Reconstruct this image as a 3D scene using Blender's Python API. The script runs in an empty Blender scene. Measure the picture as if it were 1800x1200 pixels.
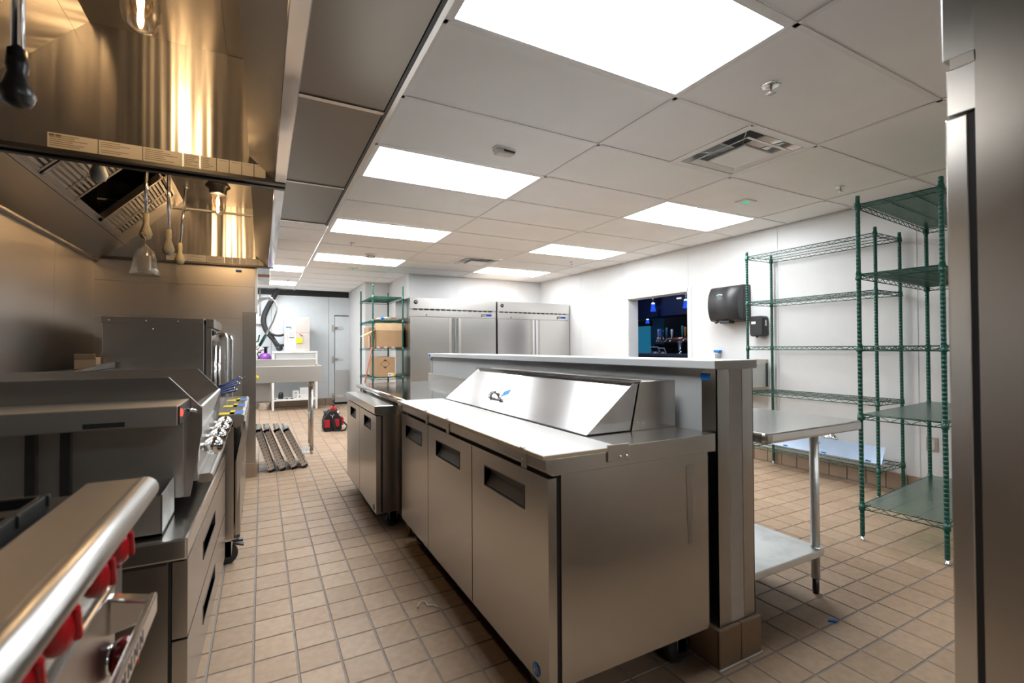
import bpy, bmesh, math, random
from mathutils import Vector, Matrix
random.seed(7)
SC = bpy.context.scene
COL = SC.collection
PI = math.pi

# ------------------------------------------------------------------ camera, world, exposure
CAMZ, CZ = 1.208, 2.4556
cam_d = bpy.data.cameras.new('camera')
cam_d.sensor_width = 36.0
cam_d.lens = 828.57 / 1800 * 36
cam_d.clip_start = 0.02
cam_d.dof.use_dof = True
cam_d.dof.focus_distance = 3.2
cam_d.dof.aperture_fstop = 3.2
cam = bpy.data.objects.new('camera', cam_d)
COL.objects.link(cam)
YAW, PITCH, ROLL = 0.4886, 0.0140, -0.0049
fwd = Vector((math.sin(YAW) * math.cos(PITCH), math.cos(YAW) * math.cos(PITCH), math.sin(PITCH)))
rt = Vector((math.cos(YAW), -math.sin(YAW), 0))
up = rt.cross(fwd)
r2 = rt * math.cos(ROLL) + up * math.sin(ROLL)
u2 = up * math.cos(ROLL) - rt * math.sin(ROLL)
cam.matrix_world = Matrix(((r2.x, u2.x, -fwd.x, 0), (r2.y, u2.y, -fwd.y, 0), (r2.z, u2.z, -fwd.z, CAMZ), (0, 0, 0, 1)))
SC.camera = cam

world = bpy.data.worlds.new('world'); SC.world = world
world.use_nodes = True
world.node_tree.nodes['Background'].inputs[0].default_value = (0.75, 0.8, 0.9, 1)
world.node_tree.nodes['Background'].inputs[1].default_value = 0.12
SC.view_settings.view_transform = 'Standard'
SC.view_settings.look = 'None'
SC.view_settings.gamma = 1
SC.view_settings.exposure = 1.02
SC.view_settings.use_curve_mapping = False
SC.cycles.use_denoising = True
SC.cycles.max_bounces = 10
SC.cycles.glossy_bounces = 6
SC.cycles.transparent_max_bounces = 12
SC.cycles.caustics_reflective = False
SC.cycles.caustics_refractive = False
SC.cycles.sample_clamp_indirect = 6.0

PANEL_LIGHT = 10.0        # radiance of the ceiling panels
BULB_LIGHT = 560.0        # radiance of the hood filaments
PENDANT_LIGHT = 2.5

# ------------------------------------------------------------------ materials
MATS = {}
def mat_new(name):
    m = bpy.data.materials.new(name); m.use_nodes = True
    nt = m.node_tree; nt.nodes.clear()
    out = nt.nodes.new('ShaderNodeOutputMaterial')
    b = nt.nodes.new('ShaderNodeBsdfPrincipled')
    nt.links.new(b.outputs[0], out.inputs[0])
    MATS[name] = m
    return m, nt, b, out
def nd(nt, kind, **kw):
    n = nt.nodes.new(kind)
    for k, v in kw.items(): setattr(n, k, v)
    return n
def noise_fac(nt, scale, stretch=(1, 1, 1), detail=3, rough=0.55):
    g = nd(nt, 'ShaderNodeNewGeometry')
    mp = nd(nt, 'ShaderNodeMapping'); mp.inputs['Scale'].default_value = stretch
    nt.links.new(g.outputs['Position'], mp.inputs['Vector'])
    n = nd(nt, 'ShaderNodeTexNoise')
    n.inputs['Scale'].default_value = scale; n.inputs['Detail'].default_value = detail; n.inputs['Roughness'].default_value = rough
    nt.links.new(mp.outputs[0], n.inputs['Vector'])
    return n.outputs[0]
def remap(nt, sock, a, b, lo=0.3, hi=0.7):
    r = nd(nt, 'ShaderNodeMapRange')
    r.inputs['From Min'].default_value = lo; r.inputs['From Max'].default_value = hi
    r.inputs['To Min'].default_value = a; r.inputs['To Max'].default_value = b
    nt.links.new(sock, r.inputs['Value']); return r.outputs[0]
def ramp2(nt, sock, c1, c2, lo=0.3, hi=0.7):
    r = nd(nt, 'ShaderNodeValToRGB')
    r.color_ramp.elements[0].position = lo; r.color_ramp.elements[1].position = hi
    r.color_ramp.elements[0].color = (*c1, 1); r.color_ramp.elements[1].color = (*c2, 1)
    nt.links.new(sock, r.inputs[0]); return r.outputs[0]
def bump(nt, b, sock, strength, dist=0.002):
    n = nd(nt, 'ShaderNodeBump'); n.inputs['Strength'].default_value = strength; n.inputs['Distance'].default_value = dist
    nt.links.new(sock, n.inputs['Height']); nt.links.new(n.outputs[0], b.inputs['Normal'])
def plain(name, col, rough=0.5, metal=0.0, var=0.06, scale=9, spec=0.5, bmp=0, bscale=60):
    m, nt, b, o = mat_new(name)
    f = noise_fac(nt, scale)
    c1 = tuple(c * (1 - var) for c in col); c2 = tuple(min(1, c * (1 + var)) for c in col)
    nt.links.new(ramp2(nt, f, c1, c2), b.inputs['Base Color'])
    b.inputs['Roughness'].default_value = rough; b.inputs['Metallic'].default_value = metal
    b.inputs['Specular IOR Level'].default_value = spec
    if bmp: bump(nt, b, noise_fac(nt, bscale), bmp)
    return m
def brushed(name, col, rough=0.28, stretch=(1, 1, 60), aniso=0.0, var=0.006, wave=0.0, rv=0.003, axis=None, wst=(1, 1, 0.35)):
    m, nt, b, o = mat_new(name)
    f = noise_fac(nt, 14, stretch, 4)
    big = noise_fac(nt, 1.7, (1, 1, 1), 2)
    mx = nd(nt, 'ShaderNodeMath', operation='ADD'); nt.links.new(f, mx.inputs[0]); nt.links.new(big, mx.inputs[1])
    nt.links.new(ramp2(nt, mx.outputs[0], tuple(c * (1 - var) for c in col), tuple(min(1, c * (1 + var)) for c in col), 0.7, 1.3), b.inputs['Base Color'])
    nt.links.new(remap(nt, mx.outputs[0], rough - rv, rough + rv, 0.7, 1.3), b.inputs['Roughness'])
    b.inputs['Metallic'].default_value = 1.0
    if aniso:
        b.inputs['Anisotropic'].default_value = aniso
        t = nd(nt, 'ShaderNodeCombineXYZ')
        for i in range(3): t.inputs[i].default_value = (axis or (0, 1, 0))[i]
        nt.links.new(t.outputs[0], b.inputs['Tangent'])
    if wave: bump(nt, b, noise_fac(nt, 2.2, wst, 2), wave, 0.02)
    return m
def emit(name, col, strength):
    m = bpy.data.materials.new(name); m.use_nodes = True; nt = m.node_tree; nt.nodes.clear()
    out = nt.nodes.new('ShaderNodeOutputMaterial'); e = nt.nodes.new('ShaderNodeEmission')
    e.inputs[0].default_value = (*col, 1); e.inputs[1].default_value = strength
    nt.links.new(e.outputs[0], out.inputs[0]); MATS[name] = m; return m
def clear(name, tint=(1, 1, 1), gloss=0.08, rough=0.05, body=0.0, bodycol=(.8, .8, .8)):
    m = bpy.data.materials.new(name); m.use_nodes = True; nt = m.node_tree; nt.nodes.clear()
    out = nt.nodes.new('ShaderNodeOutputMaterial')
    t = nt.nodes.new('ShaderNodeBsdfTransparent'); t.inputs[0].default_value = (*tint, 1)
    g = nt.nodes.new('ShaderNodeBsdfGlossy'); g.inputs[1].default_value = rough
    lw = nt.nodes.new('ShaderNodeLayerWeight'); lw.inputs[0].default_value = 0.35
    md = nt.nodes.new('ShaderNodeMath'); md.operation = 'MULTIPLY_ADD'; md.inputs[1].default_value = 0.6; md.inputs[2].default_value = gloss
    nt.links.new(lw.outputs['Facing'], md.inputs[0])
    mx = nt.nodes.new('ShaderNodeMixShader')
    nt.links.new(md.outputs[0], mx.inputs[0]); nt.links.new(t.outputs[0], mx.inputs[1]); nt.links.new(g.outputs[0], mx.inputs[2])
    last = mx
    if body:
        d = nt.nodes.new('ShaderNodeBsdfDiffuse'); d.inputs[0].default_value = (*bodycol, 1)
        m2 = nt.nodes.new('ShaderNodeMixShader'); m2.inputs[0].default_value = body
        nt.links.new(mx.outputs[0], m2.inputs[1]); nt.links.new(d.outputs[0], m2.inputs[2]); last = m2
    nt.links.new(last.outputs[0], out.inputs[0]); MATS[name] = m; return m

ST = (0.45, 0.425, 0.395)
STB = (0.62, 0.605, 0.585)
brushed('steel', ST, 0.27, (.12, .12, 25))                       # horizontal grain on upright faces
brushed('steel_guard', (0.34, 0.32, 0.295), 0.24, (25, 25, .12))
brushed('steel_v', ST, 0.27, (25, 25, .12))                    # vertical grain
brushed('steel_b', STB, 0.24, (.12, .12, 25))
brushed('steel_matte', (0.60, 0.565, 0.52), 0.42, (.12, .12, 25))
brushed('steel_satin', (0.52, 0.51, 0.49), 0.33, (25, .12, .12))
brushed('steel_top', (0.60, 0.59, 0.57), 0.20, (25, .12, .12))
brushed('steel_polish', (0.50, 0.50, 0.50), 0.08, (25, .12, .12))
brushed('steel_lid', (0.50, 0.50, 0.505), 0.15, (.12, .12, 25), rv=0.01, wave=0.03)
brushed('steel_wall', (0.52, 0.49, 0.46), 0.32, (.12, .12, 25), wave=0.10)
brushed('steel_hood', (0.50, 0.475, 0.445), 0.27, (25, 25, .12), aniso=0.85, axis=(0, 0, 1), wave=0.5, wst=(4, 4, 0.12))
brushed('steel_hood_flat', (0.46, 0.435, 0.405), 0.30, (25, 25, .12), wave=0.03)
brushed('steel_plenum', (0.44, 0.425, 0.40), 0.36, (1, 1, 1), wave=0.05)
brushed('steel_dull', (0.50, 0.48, 0.45), 0.38, (.12, .12, 25))
brushed('galvanised', (0.58, 0.60, 0.60), 0.42, (1, 1, 1), var=0.10)
brushed('aluminium', (0.62, 0.61, 0.60), 0.30, (.12, .12, 20))
brushed('chrome', (0.72, 0.72, 0.73), 0.10, (1, 1, 1), rv=0.02)
brushed('brass', (0.60, 0.42, 0.20), 0.3, (1, 1, 1))
plain('white_wall', (0.73, 0.735, 0.735), 0.42, bmp=0.10, bscale=130, var=0.015)
plain('dark_wall', (0.10, 0.085, 0.07), 0.6)
plain('white_paint', (0.78, 0.79, 0.80), 0.5, var=0.02)
plain('cooler_panel', (0.72, 0.77, 0.80), 0.45, bmp=0.08, bscale=160, var=0.02)
plain('ceiling_tile', (0.93, 0.93, 0.92), 0.85, var=0.02, scale=3)
plain('white_metal', (0.87, 0.87, 0.86), 0.45, var=0.02)
plain('cap_stone', (0.80, 0.81, 0.82), 0.35, var=0.02)
plain('white_plastic', (0.80, 0.80, 0.78), 0.4, var=0.02)
plain('cutting_board', (0.47, 0.467, 0.457), 0.38, var=0.02, bmp=0.04, bscale=200)
plain('board_edge', (0.72, 0.60, 0.42), 0.5)
plain('black', (0.012, 0.012, 0.013), 0.5)
plain('black_rubber', (0.018, 0.018, 0.02), 0.65)
plain('black_plastic', (0.022, 0.022, 0.024), 0.32)
plain('charcoal_plastic', (0.028, 0.028, 0.030), 0.38)
plain('cast_iron', (0.010, 0.0095, 0.009), 0.6, bmp=0.2, spec=0.25)
plain('pocket_dark', (0.05, 0.045, 0.04), 0.45)
plain('red_knob', (0.30, 0.003, 0.007), 0.25, var=0.1)
plain('red_fabric', (0.42, 0.01, 0.02), 0.8, var=0.15, scale=40)
plain('black_fabric', (0.015, 0.015, 0.017), 0.85, var=0.2, scale=40)
plain('red_orange', (0.65, 0.05, 0.03), 0.5)
plain('green_epoxy', (0.003, 0.075, 0.052), 0.30, var=0.08)
plain('cardboard', (0.44, 0.275, 0.15), 0.8, var=0.05)
plain('cardboard_pale', (0.62, 0.47, 0.36), 0.8, var=0.05)
plain('cardboard_in', (0.55, 0.37, 0.21), 0.8, var=0.05)
plain('paper_white', (0.80, 0.79, 0.77), 0.7, var=0.02)
plain('label_paper', (0.74, 0.70, 0.64), 0.55, var=0.03)
plain('ink', (0.06, 0.05, 0.045), 0.7)
plain('ink_soft', (0.33, 0.28, 0.24), 0.7)
plain('tape_blue', (0.0, 0.19, 0.66), 0.6)
plain('label_blue', (0.03, 0.19, 0.60), 0.45)
plain('label_teal', (0.02, 0.33, 0.38), 0.5)
plain('label_yellow', (0.85, 0.72, 0.01), 0.45)
plain('purple', (0.27, 0.07, 0.42), 0.25)
plain('wood_handle', (0.34, 0.09, 0.045), 0.6)
plain('navy', (0.008, 0.016, 0.06), 0.6)
plain('bar_wall', (0.36, 0.38, 0.50), 0.7)
plain('bar_dark', (0.02, 0.02, 0.028), 0.5)
plain('bar_counter', (0.08, 0.08, 0.10), 0.3)
plain('copper', (0.45, 0.20, 0.13), 0.3, metal=1.0)
plain('blue_plastic', (0.01, 0.03, 0.12), 0.35)
plain('tan_plastic', (0.62, 0.57, 0.53), 0.5, var=0.02)
plain('wrap_yellow', (0.66, 0.60, 0.44), 0.6)
plain('caulk', (0.75, 0.74, 0.72), 0.6)
plain('film_blue', (0.30, 0.38, 0.50), 0.25, metal=0.5)
plain('dark_metal', (0.10, 0.095, 0.09), 0.4, metal=1.0)
plain('tap_amber', (0.55, 0.22, 0.03), 0.4)
plain('tap_teal', (0.03, 0.22, 0.22), 0.4)
clear('jar_glass', (1.0, 0.97, 0.92), 0.10, 0.05)
clear('bag_film', (0.96, 0.93, 0.88), 0.10, 0.22, 0.16, (.75, .70, .62))
clear('liner', (0.70, 0.84, 0.77), 0.02, 0.25, 0.12, (0.006, 0.085, 0.058))
clear('bottle_clear', (0.9, 0.93, 0.95), 0.15, 0.05, 0.25, (.8, .82, .84))
clear('bulb_amber', (1.0, 0.86, 0.62), 0.06, 0.05)
emit('panel_glow', (0.95, 0.98, 1.0), PANEL_LIGHT)
emit('filament', (1.0, 0.77, 0.55), BULB_LIGHT)
emit('pendant_glow', (0.015, 0.07, 0.62), 0.7)
emit('pendant_white', (0.5, 0.75, 1.0), PENDANT_LIGHT)
emit('bar_fill_glow', (0.50, 0.62, 1.0), 70.0)  # for the added fill lights over the bar
emit('led_green', (0.02, 0.55, 0.28), 0.7)
emit('pilot_red', (1.0, 0.08, 0.05), 1.2)
emit('screen_blue', (0.02, 0.20, 0.36), 0.30)
emit('display_blue', (0.01, 0.06, 0.45), 0.6)
emit('spot_white', (1, .98, .95), 0.5)

# floor tile: a shade of its own for every tile
FP, FX, FY = 0.1525, -0.0261, 2.2445
m, nt, b, o = mat_new('quarry_tile')
g = nd(nt, 'ShaderNodeNewGeometry')
mp = nd(nt, 'ShaderNodeVectorMath', operation='ADD'); mp.inputs[1].default_value = (-FX + 40 * FP, -FY + 40 * FP, 0)
sn = nd(nt, 'ShaderNodeVectorMath', operation='DIVIDE'); sn.inputs[1].default_value = (FP, FP, 10)
fl = nd(nt, 'ShaderNodeVectorMath', operation='FLOOR')
nt.links.new(g.outputs['Position'], mp.inputs[0]); nt.links.new(mp.outputs[0], sn.inputs[0]); nt.links.new(sn.outputs[0], fl.inputs[0])
wn = nd(nt, 'ShaderNodeTexWhiteNoise'); nt.links.new(fl.outputs[0], wn.inputs['Vector'])
c1 = ramp2(nt, wn.outputs['Value'], (0.40, 0.275, 0.18), (0.475, 0.335, 0.225), 0, 1)
mottle = ramp2(nt, noise_fac(nt, 30, (1, 1, 1), 5), (0.88, 0.88, 0.88), (1.06, 1.06, 1.06))
mul = nd(nt, 'ShaderNodeMix', data_type='RGBA', blend_type='MULTIPLY'); mul.inputs[0].default_value = 1.0
nt.links.new(c1, mul.inputs[6]); nt.links.new(mottle, mul.inputs[7]); nt.links.new(mul.outputs[2], b.inputs['Base Color'])
nt.links.new(remap(nt, noise_fac(nt, 5), 0.42, 0.60), b.inputs['Roughness'])
bump(nt, b, noise_fac(nt, 90), 0.12)
plain('grout', (0.30, 0.265, 0.24), 0.9, var=0.12, scale=25)
plain('cove_tile', (0.34, 0.245, 0.17), 0.45, var=0.08, scale=7)

# plastic film / diamond plate on the cooler door
m, nt, b, o = mat_new('diamond_plate')
b.inputs['Metallic'].default_value = 1; b.inputs['Base Color'].default_value = (0.62, 0.64, 0.66, 1); b.inputs['Roughness'].default_value = 0.32
g = nd(nt, 'ShaderNodeNewGeometry'); mp = nd(nt, 'ShaderNodeMapping'); mp.inputs['Rotation'].default_value = (0, PI / 4, 0); mp.inputs['Scale'].default_value = (38, 38, 38)
nt.links.new(g.outputs['Position'], mp.inputs[0]); ck = nd(nt, 'ShaderNodeTexChecker'); ck.inputs['Scale'].default_value = 1
nt.links.new(mp.outputs[0], ck.inputs[0]); bump(nt, b, ck.outputs['Fac'], 0.8, 0.004)

# ------------------------------------------------------------------ mesh helpers
def mw(o):
    return (mw(o.parent) if o.parent else Matrix.Identity(4)) @ o.matrix_basis
class MB:
    def __init__(s): s.v = []; s.f = []; s.sm = []
    def add(s, vs, fs, smooth=False):
        n = len(s.v); s.v += [Vector(p) for p in vs]; s.f += [tuple(i + n for i in f) for f in fs]; s.sm += [smooth] * len(fs); return s
    def box(s, x0, x1, y0, y1, z0, z1):
        x0, x1 = sorted((x0, x1)); y0, y1 = sorted((y0, y1)); z0, z1 = sorted((z0, z1))
        return s.add([(x0, y0, z0), (x1, y0, z0), (x1, y1, z0), (x0, y1, z0), (x0, y0, z1), (x1, y0, z1), (x1, y1, z1), (x0, y1, z1)],
              [(3, 2, 1, 0), (4, 5, 6, 7), (0, 1, 5, 4), (1, 2, 6, 5), (2, 3, 7, 6), (3, 0, 4, 7)])
    def obox(s, c, half, M):
        n = len(s.v); s.box(-half[0], half[0], -half[1], half[1], -half[2], half[2])
        for i in range(n, len(s.v)): s.v[i] = Vector(c) + M @ s.v[i]
        return s
    def prism(s, poly, axis, a, b, smooth=False):
        # polygon in the two other axes (order X,Y,Z without axis), extruded a..b
        def P(p, t):
            return {'X': (t, p[0], p[1]), 'Y': (p[0], t, p[1]), 'Z': (p[0], p[1], t)}[axis]
        n = len(poly); vs = [P(p, a) for p in poly] + [P(p, b) for p in poly]
        fs = [(i, (i + 1) % n, n + (i + 1) % n, n + i) for i in range(n)]
        s.add(vs, fs, smooth); k = len(s.v) - 2 * n
        s.f += [tuple(k + i for i in reversed(range(n))), tuple(k + n + i for i in range(n))]; s.sm += [False, False]
        return s
    def tube(s, pts, r, n=8, closed=False, caps=True, flat=False):
        pts = [Vector(p) for p in pts]; m = len(pts)
        rs = r if isinstance(r, (list, tuple)) else [r] * m
        t0 = (pts[1] - pts[0]).normalized()
        a = Vector((0, 0, 1)) if abs(t0.z) < 0.9 else Vector((1, 0, 0))
        nrm = (a - t0 * a.dot(t0)).normalized(); vs = []
        for i in range(m):
            if closed: t = (pts[(i + 1) % m] - pts[i - 1]).normalized()
            else: t = (pts[min(i + 1, m - 1)] - pts[max(i - 1, 0)]).normalized()
            nrm = (nrm - t * nrm.dot(t)).normalized(); bi = t.cross(nrm)
            vs += [pts[i] + (nrm * math.cos(2 * PI * k / n) + bi * math.sin(2 * PI * k / n)) * rs[i] for k in range(n)]
        fs = []
        for i in range(m if closed else m - 1):
            j = (i + 1) % m
            fs += [(i * n + k, i * n + (k + 1) % n, j * n + (k + 1) % n, j * n + k) for k in range(n)]
        k0 = len(s.v); s.add(vs, fs, not flat)
        if caps and not closed:
            s.f += [tuple(k0 + k for k in reversed(range(n))), tuple(k0 + (m - 1) * n + k for k in range(n))]; s.sm += [False, False]
        return s
    def cyl(s, p0, p1, r, r2=None, n=16): return s.tube([p0, p1], [r, r if r2 is None else r2], n)
    def lathe(s, prof, c=(0, 0, 0), n=20, axis='Z', smooth=True):
        vs = []; m = len(prof)
        for (r, h) in prof:
            for k in range(n):
                a = 2 * PI * k / n; p = (r * math.cos(a), r * math.sin(a), h)
                p = {'Z': p, 'X': (p[2], p[0], p[1]), 'Y': (p[0], p[2], -p[1])}[axis]
                vs.append((c[0] + p[0], c[1] + p[1], c[2] + p[2]))
        fs = [(i * n + k, i * n + (k + 1) % n, (i + 1) * n + (k + 1) % n, (i + 1) * n + k) for i in range(m - 1) for k in range(n)]
        k0 = len(s.v); s.add(vs, fs, smooth)
        s.f += [tuple(k0 + k for k in reversed(range(n))), tuple(k0 + (m - 1) * n + k for k in range(n))]; s.sm += [False, False]
        return s
    def ball(s, c, r, n=14, sq=(1, 1, 1)):
        prof = [(max(1e-4, r * math.sin(PI * i / 10)), -r * math.cos(PI * i / 10)) for i in range(11)]
        k = len(s.v); s.lathe(prof, (0, 0, 0), n)
        for i in range(k, len(s.v)): s.v[i] = Vector((s.v[i].x * sq[0] + c[0], s.v[i].y * sq[1] + c[1], s.v[i].z * sq[2] + c[2]))
        return s
    def quad(s, a, b, c, d): return s.add([a, b, c, d], [(0, 1, 2, 3)])
    def build(s, name, mat, parent=None, bevel=0, local=False, seg=2):
        me = bpy.data.meshes.new(name)
        vs = s.v
        if parent is not None and not local:
            inv = mw(parent).inverted(); vs = [inv @ v for v in vs]
        me.from_pydata([tuple(v) for v in vs], [], s.f)
        for p, q in zip(me.polygons, s.sm): p.use_smooth = q
        me.materials.append(MATS[mat]); me.validate(); me.update()
        bm = bmesh.new(); bm.from_mesh(me); bmesh.ops.recalc_face_normals(bm, faces=bm.faces)
        if bevel:
            ed = [e for e in bm.edges if len(e.link_faces) == 2 and e.calc_face_angle(0) > 0.6]
            try: bmesh.ops.bevel(bm, geom=ed, offset=bevel, segments=seg, affect='EDGES', profile=0.6, clamp_overlap=True)
            except Exception: pass
        bm.to_mesh(me); bm.free()
        o = bpy.data.objects.new(name, me); COL.objects.link(o)
        if parent is not None: o.parent = parent
        return o
def B(x0, x1, y0, y1, z0, z1): return MB().box(x0, x1, y0, y1, z0, z1)
def thing(name, label, cat, loc=(0, 0, 0), rotz=0, group=None):
    o = bpy.data.objects.new(name, None); COL.objects.link(o)
    o.empty_display_size = 0.1; o.location = loc; o.rotation_euler = (0, 0, rotz)
    o.matrix_basis = Matrix.Translation(Vector(loc)) @ Matrix.Rotation(rotz, 4, 'Z')
    return tag(o, label, cat, group)
def tag(o, label, cat, group=None):
    o['label'] = label; o['category'] = cat
    if group: o['group'] = group
    return o
def struct(o, label=None, cat=None):
    o['kind'] = 'structure'
    o['label'] = label or o.name.replace('_', ' ')
    o['category'] = cat or o.name.split('_')[0]
    return o
def stuff(o): o['kind'] = 'stuff'; return o
def dup(o, parent=None, M=None):
    c = o.copy(); COL.objects.link(c)
    if parent is not None: c.parent = parent
    if M is not None: c.matrix_basis = M
    for ch in list(o.children): dup(ch, c)
    return c
def TR(x, y, z=0, rz=0): return Matrix.Translation((x, y, z)) @ Matrix.Rotation(rz, 4, 'Z')
def arc(c, r, a0, a1, n, plane='XZ'):
    out = []
    for i in range(n + 1):
        a = a0 + (a1 - a0) * i / n; p, q = r * math.cos(a), r * math.sin(a)
        out.append({'XZ': (c[0] + p, c[1], c[2] + q), 'YZ': (c[0], c[1] + p, c[2] + q), 'XY': (c[0] + p, c[1] + q, c[2])}[plane])
    return out
def smooth(pts, n=4):
    P = [Vector(p) for p in pts]; out = []
    for i in range(len(P) - 1):
        p0, p1, p2, p3 = P[max(i - 1, 0)], P[i], P[i + 1], P[min(i + 2, len(P) - 1)]
        for k in range(n):
            s = k / n; out.append(.5 * ((2 * p1) + (-p0 + p2) * s + (2 * p0 - 5 * p1 + 4 * p2 - p3) * s * s + (-p0 + 3 * p1 - 3 * p2 + p3) * s ** 3))
    return out + [P[-1]]
smooth_ = smooth
def rrect(x0, x1, y0, y1, r, n=4):
    out = []
    for cx, cy, a in ((x1 - r, y1 - r, 0), (x0 + r, y1 - r, PI / 2), (x0 + r, y0 + r, PI), (x1 - r, y0 + r, 1.5 * PI)):
        for i in range(n + 1): t = a + PI / 2 * i / n; out.append((cx + r * math.cos(t), cy + r * math.sin(t)))
    return out
def text(body, size, mat, parent, loc, rot, name='lettering', ext=0.0003):
    cu = bpy.data.curves.new(name, 'FONT'); cu.body = body; cu.size = size; cu.extrude = ext; cu.align_x = 'CENTER'; cu.align_y = 'CENTER'
    tmp = bpy.data.objects.new(name, cu); me = bpy.data.meshes.new_from_object(tmp); bpy.data.objects.remove(tmp)
    me.name = name; me.materials.clear(); me.materials.append(MATS[mat]); o = bpy.data.objects.new(name, me); COL.objects.link(o)
    M = Matrix.Translation(loc) @ rot.to_4x4()
    o.parent = parent; o.matrix_basis = mw(parent).inverted() @ M
    return o
# rotations that make text face a direction
FACE_NY = Matrix.Rotation(PI / 2, 3, 'X')                                    # reads from -Y
FACE_NX = Matrix.Rotation(-PI / 2, 3, 'Z') @ Matrix.Rotation(PI / 2, 3, 'X')  # reads from -X
FACE_PX = Matrix.Rotation(PI / 2, 3, 'Z') @ Matrix.Rotation(PI / 2, 3, 'X')   # reads from +X
#PART2
# ================================================================== STRUCTURE
XL, XR, YN, YB, YF = -1.24, 4.74, -2.2, 7.75, 11.0      # room limits
GRID_X0, GRID_Y0, GX, GY = 0.614, 1.691, 1.2192, 0.6096  # ceiling grid
def visible_px(x, y, z):
    d = Vector((x, y, z - CAMZ)); D = d.dot(fwd)
    if D < 0.15: return None
    return 900 + 828.57 * d.dot(r2) / D, 600 - 828.57 * d.dot(u2) / D, D

# ---- floor: grout bed plus one tile per tile
floor = struct(B(XL - .1, XR + .1, YN - .1, YF + .1, -0.12, -0.0035).build('floor', 'grout'), 'beige quarry tile kitchen floor with grey grout', 'floor')
tile_mb = MB(); h = (FP - 0.008) / 2; e = 0.0018
tile_mb.add([(-h, -h, -.005), (h, -h, -.005), (h, h, -.005), (-h, h, -.005), (-h, -h, -e), (h, -h, -e), (h, h, -e), (-h, h, -e),
             (-h + e, -h + e, 0), (h - e, -h + e, 0), (h - e, h - e, 0), (-h + e, h - e, 0)],
            [(0, 1, 5, 4), (1, 2, 6, 5), (2, 3, 7, 6), (3, 0, 4, 7), (4, 5, 9, 8), (5, 6, 10, 9), (6, 7, 11, 10), (7, 4, 8, 11), (8, 9, 10, 11)])
cells = []
for i in range(int((XL - FX) / FP) - 1, int((XR - FX) / FP) + 1):
    for j in range(int((YN - FY) / FP) - 1, int((YF - FY) / FP) + 1):
        x, y = FX + (i + .5) * FP, FY + (j + .5) * FP
        if not (XL < x < XR and YN < y < YF): continue
        px = visible_px(x, y, 0)
        hid = x < -0.22 or (0.72 < x < 1.6 and 1.1 < y < 4.6) or (1.55 < x < 1.76 and 1.2 < y < 4.7) or (x > 1.2 and y < 0.45) or (x > 1.75 and y > 2.6)
        ok = px is not None and -20 < px[0] < 1820 and px[1] < 1215 and not hid
        cells.append((px[2] if ok else 99, x, y))
cells.sort()
proto = None; rest = MB()
jit = random.Random(3)
for n, (d, x, y) in enumerate(cells):
    if n < 300:
        if proto is None: o = proto = tile_mb.build('tile', 'quarry_tile', floor)
        else: o = proto.copy(); COL.objects.link(o)
        o.location = (x, y, jit.uniform(-.0006, .0002)); o.parent = floor
    else:
        rest.add([(v.x + x, v.y + y, v.z) for v in tile_mb.v], tile_mb.f)
stuff(rest.build('tiles_beyond', 'quarry_tile', floor))

# ---- ceiling: backing, grid tees, tiles, panels
ceil = struct(B(0.6, XR + .1, YN - .1, YF + .1, CZ + .15, CZ + .25).build('ceiling', 'ceiling_tile'), 'suspended ceiling of pale lay-in tiles in white grid', 'ceiling')
B(XL - .1, 0.6, 5.08, YF + .1, CZ + .15, CZ + .25).build('backing', 'ceiling_tile', ceil)
lights = [(0, -5), (2, -5), (0, 0), (0, 3), (2, 3), (0, 6), (2, 6), (0, 9), (2, 9), (-1, 11), (-1, 14)]       # (column, row) of lamp panels; first two unseen, added behind camera as fill
regions = [(0.606, XR, YN, 7.787), (XL, 0.606, 5.06, YF), (0.606, 2.17, 7.787, 9.1), (0.606, 1.72, 9.1, YF)]
tile_meshes = {}
def ctile(x0, x1, y0, y1):
    g2 = 0.013; w, l = round(x1 - x0 - g2, 4), round(y1 - y0 - g2, 4)
    if w < 0.02 or l < 0.02: return
    if (w, l) not in tile_meshes:
        o = B(-w / 2, w / 2, -l / 2, l / 2, 0, .016).build('ceiling_tile', 'ceiling_tile', ceil, bevel=0.002, seg=1, local=True); tile_meshes[(w, l)] = o
    else: o = tile_meshes[(w, l)].copy(); COL.objects.link(o)
    o.parent = ceil; o.location = ((x0 + x1) / 2, (y0 + y1) / 2, CZ + 0.007)
for c in range(-2, 4):
    for r in range(-7, 16):
        X0, X1 = GRID_X0 + c * GX, GRID_X0 + (c + 1) * GX
        Y0, Y1 = GRID_Y0 + (r - 1) * GY, GRID_Y0 + r * GY
        if (c, r) in lights: continue
        for (a0, a1, b0, b1) in regions:
            x0, x1, y0, y1 = max(X0, a0), min(X1, a1), max(Y0, b0), min(Y1, b1)
            if x1 - x0 < .02 or y1 - y0 < .02: continue
            if (c, r) in ((1, 1), (1, 8)):
                ctile(x0, X0 + GX / 2, y0, y1)
            else: ctile(x0, x1, y0, y1)
def tee(x0, x1, y0, y1): B(x0, x1, y0, y1, CZ + .001, CZ + .006).build('grid_tee', 'white_metal', ceil)
for c in range(0, 4): tee(GRID_X0 + c * GX - .012, GRID_X0 + c * GX + .012, YN, 7.787 if c > 1 else (9.1 if c == 1 else YF))
tee(GRID_X0 - GX - .012, GRID_X0 - GX + .012, 5.06, YF)
for r in range(-6, 16):
    y = GRID_Y0 + r * GY
    x0 = 0.606 if y < 5.06 else XL; x1 = XR if y < 7.7 else (2.17 if y < 9.1 else 1.72)
    tee(x0, x1, y - .012, y + .012)
for (c, r) in ((1, 1), (1, 8)): tee(GRID_X0 + (c + .5) * GX - .012, GRID_X0 + (c + .5) * GX + .012, GRID_Y0 + (r - 1) * GY, GRID_Y0 + r * GY)

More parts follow.
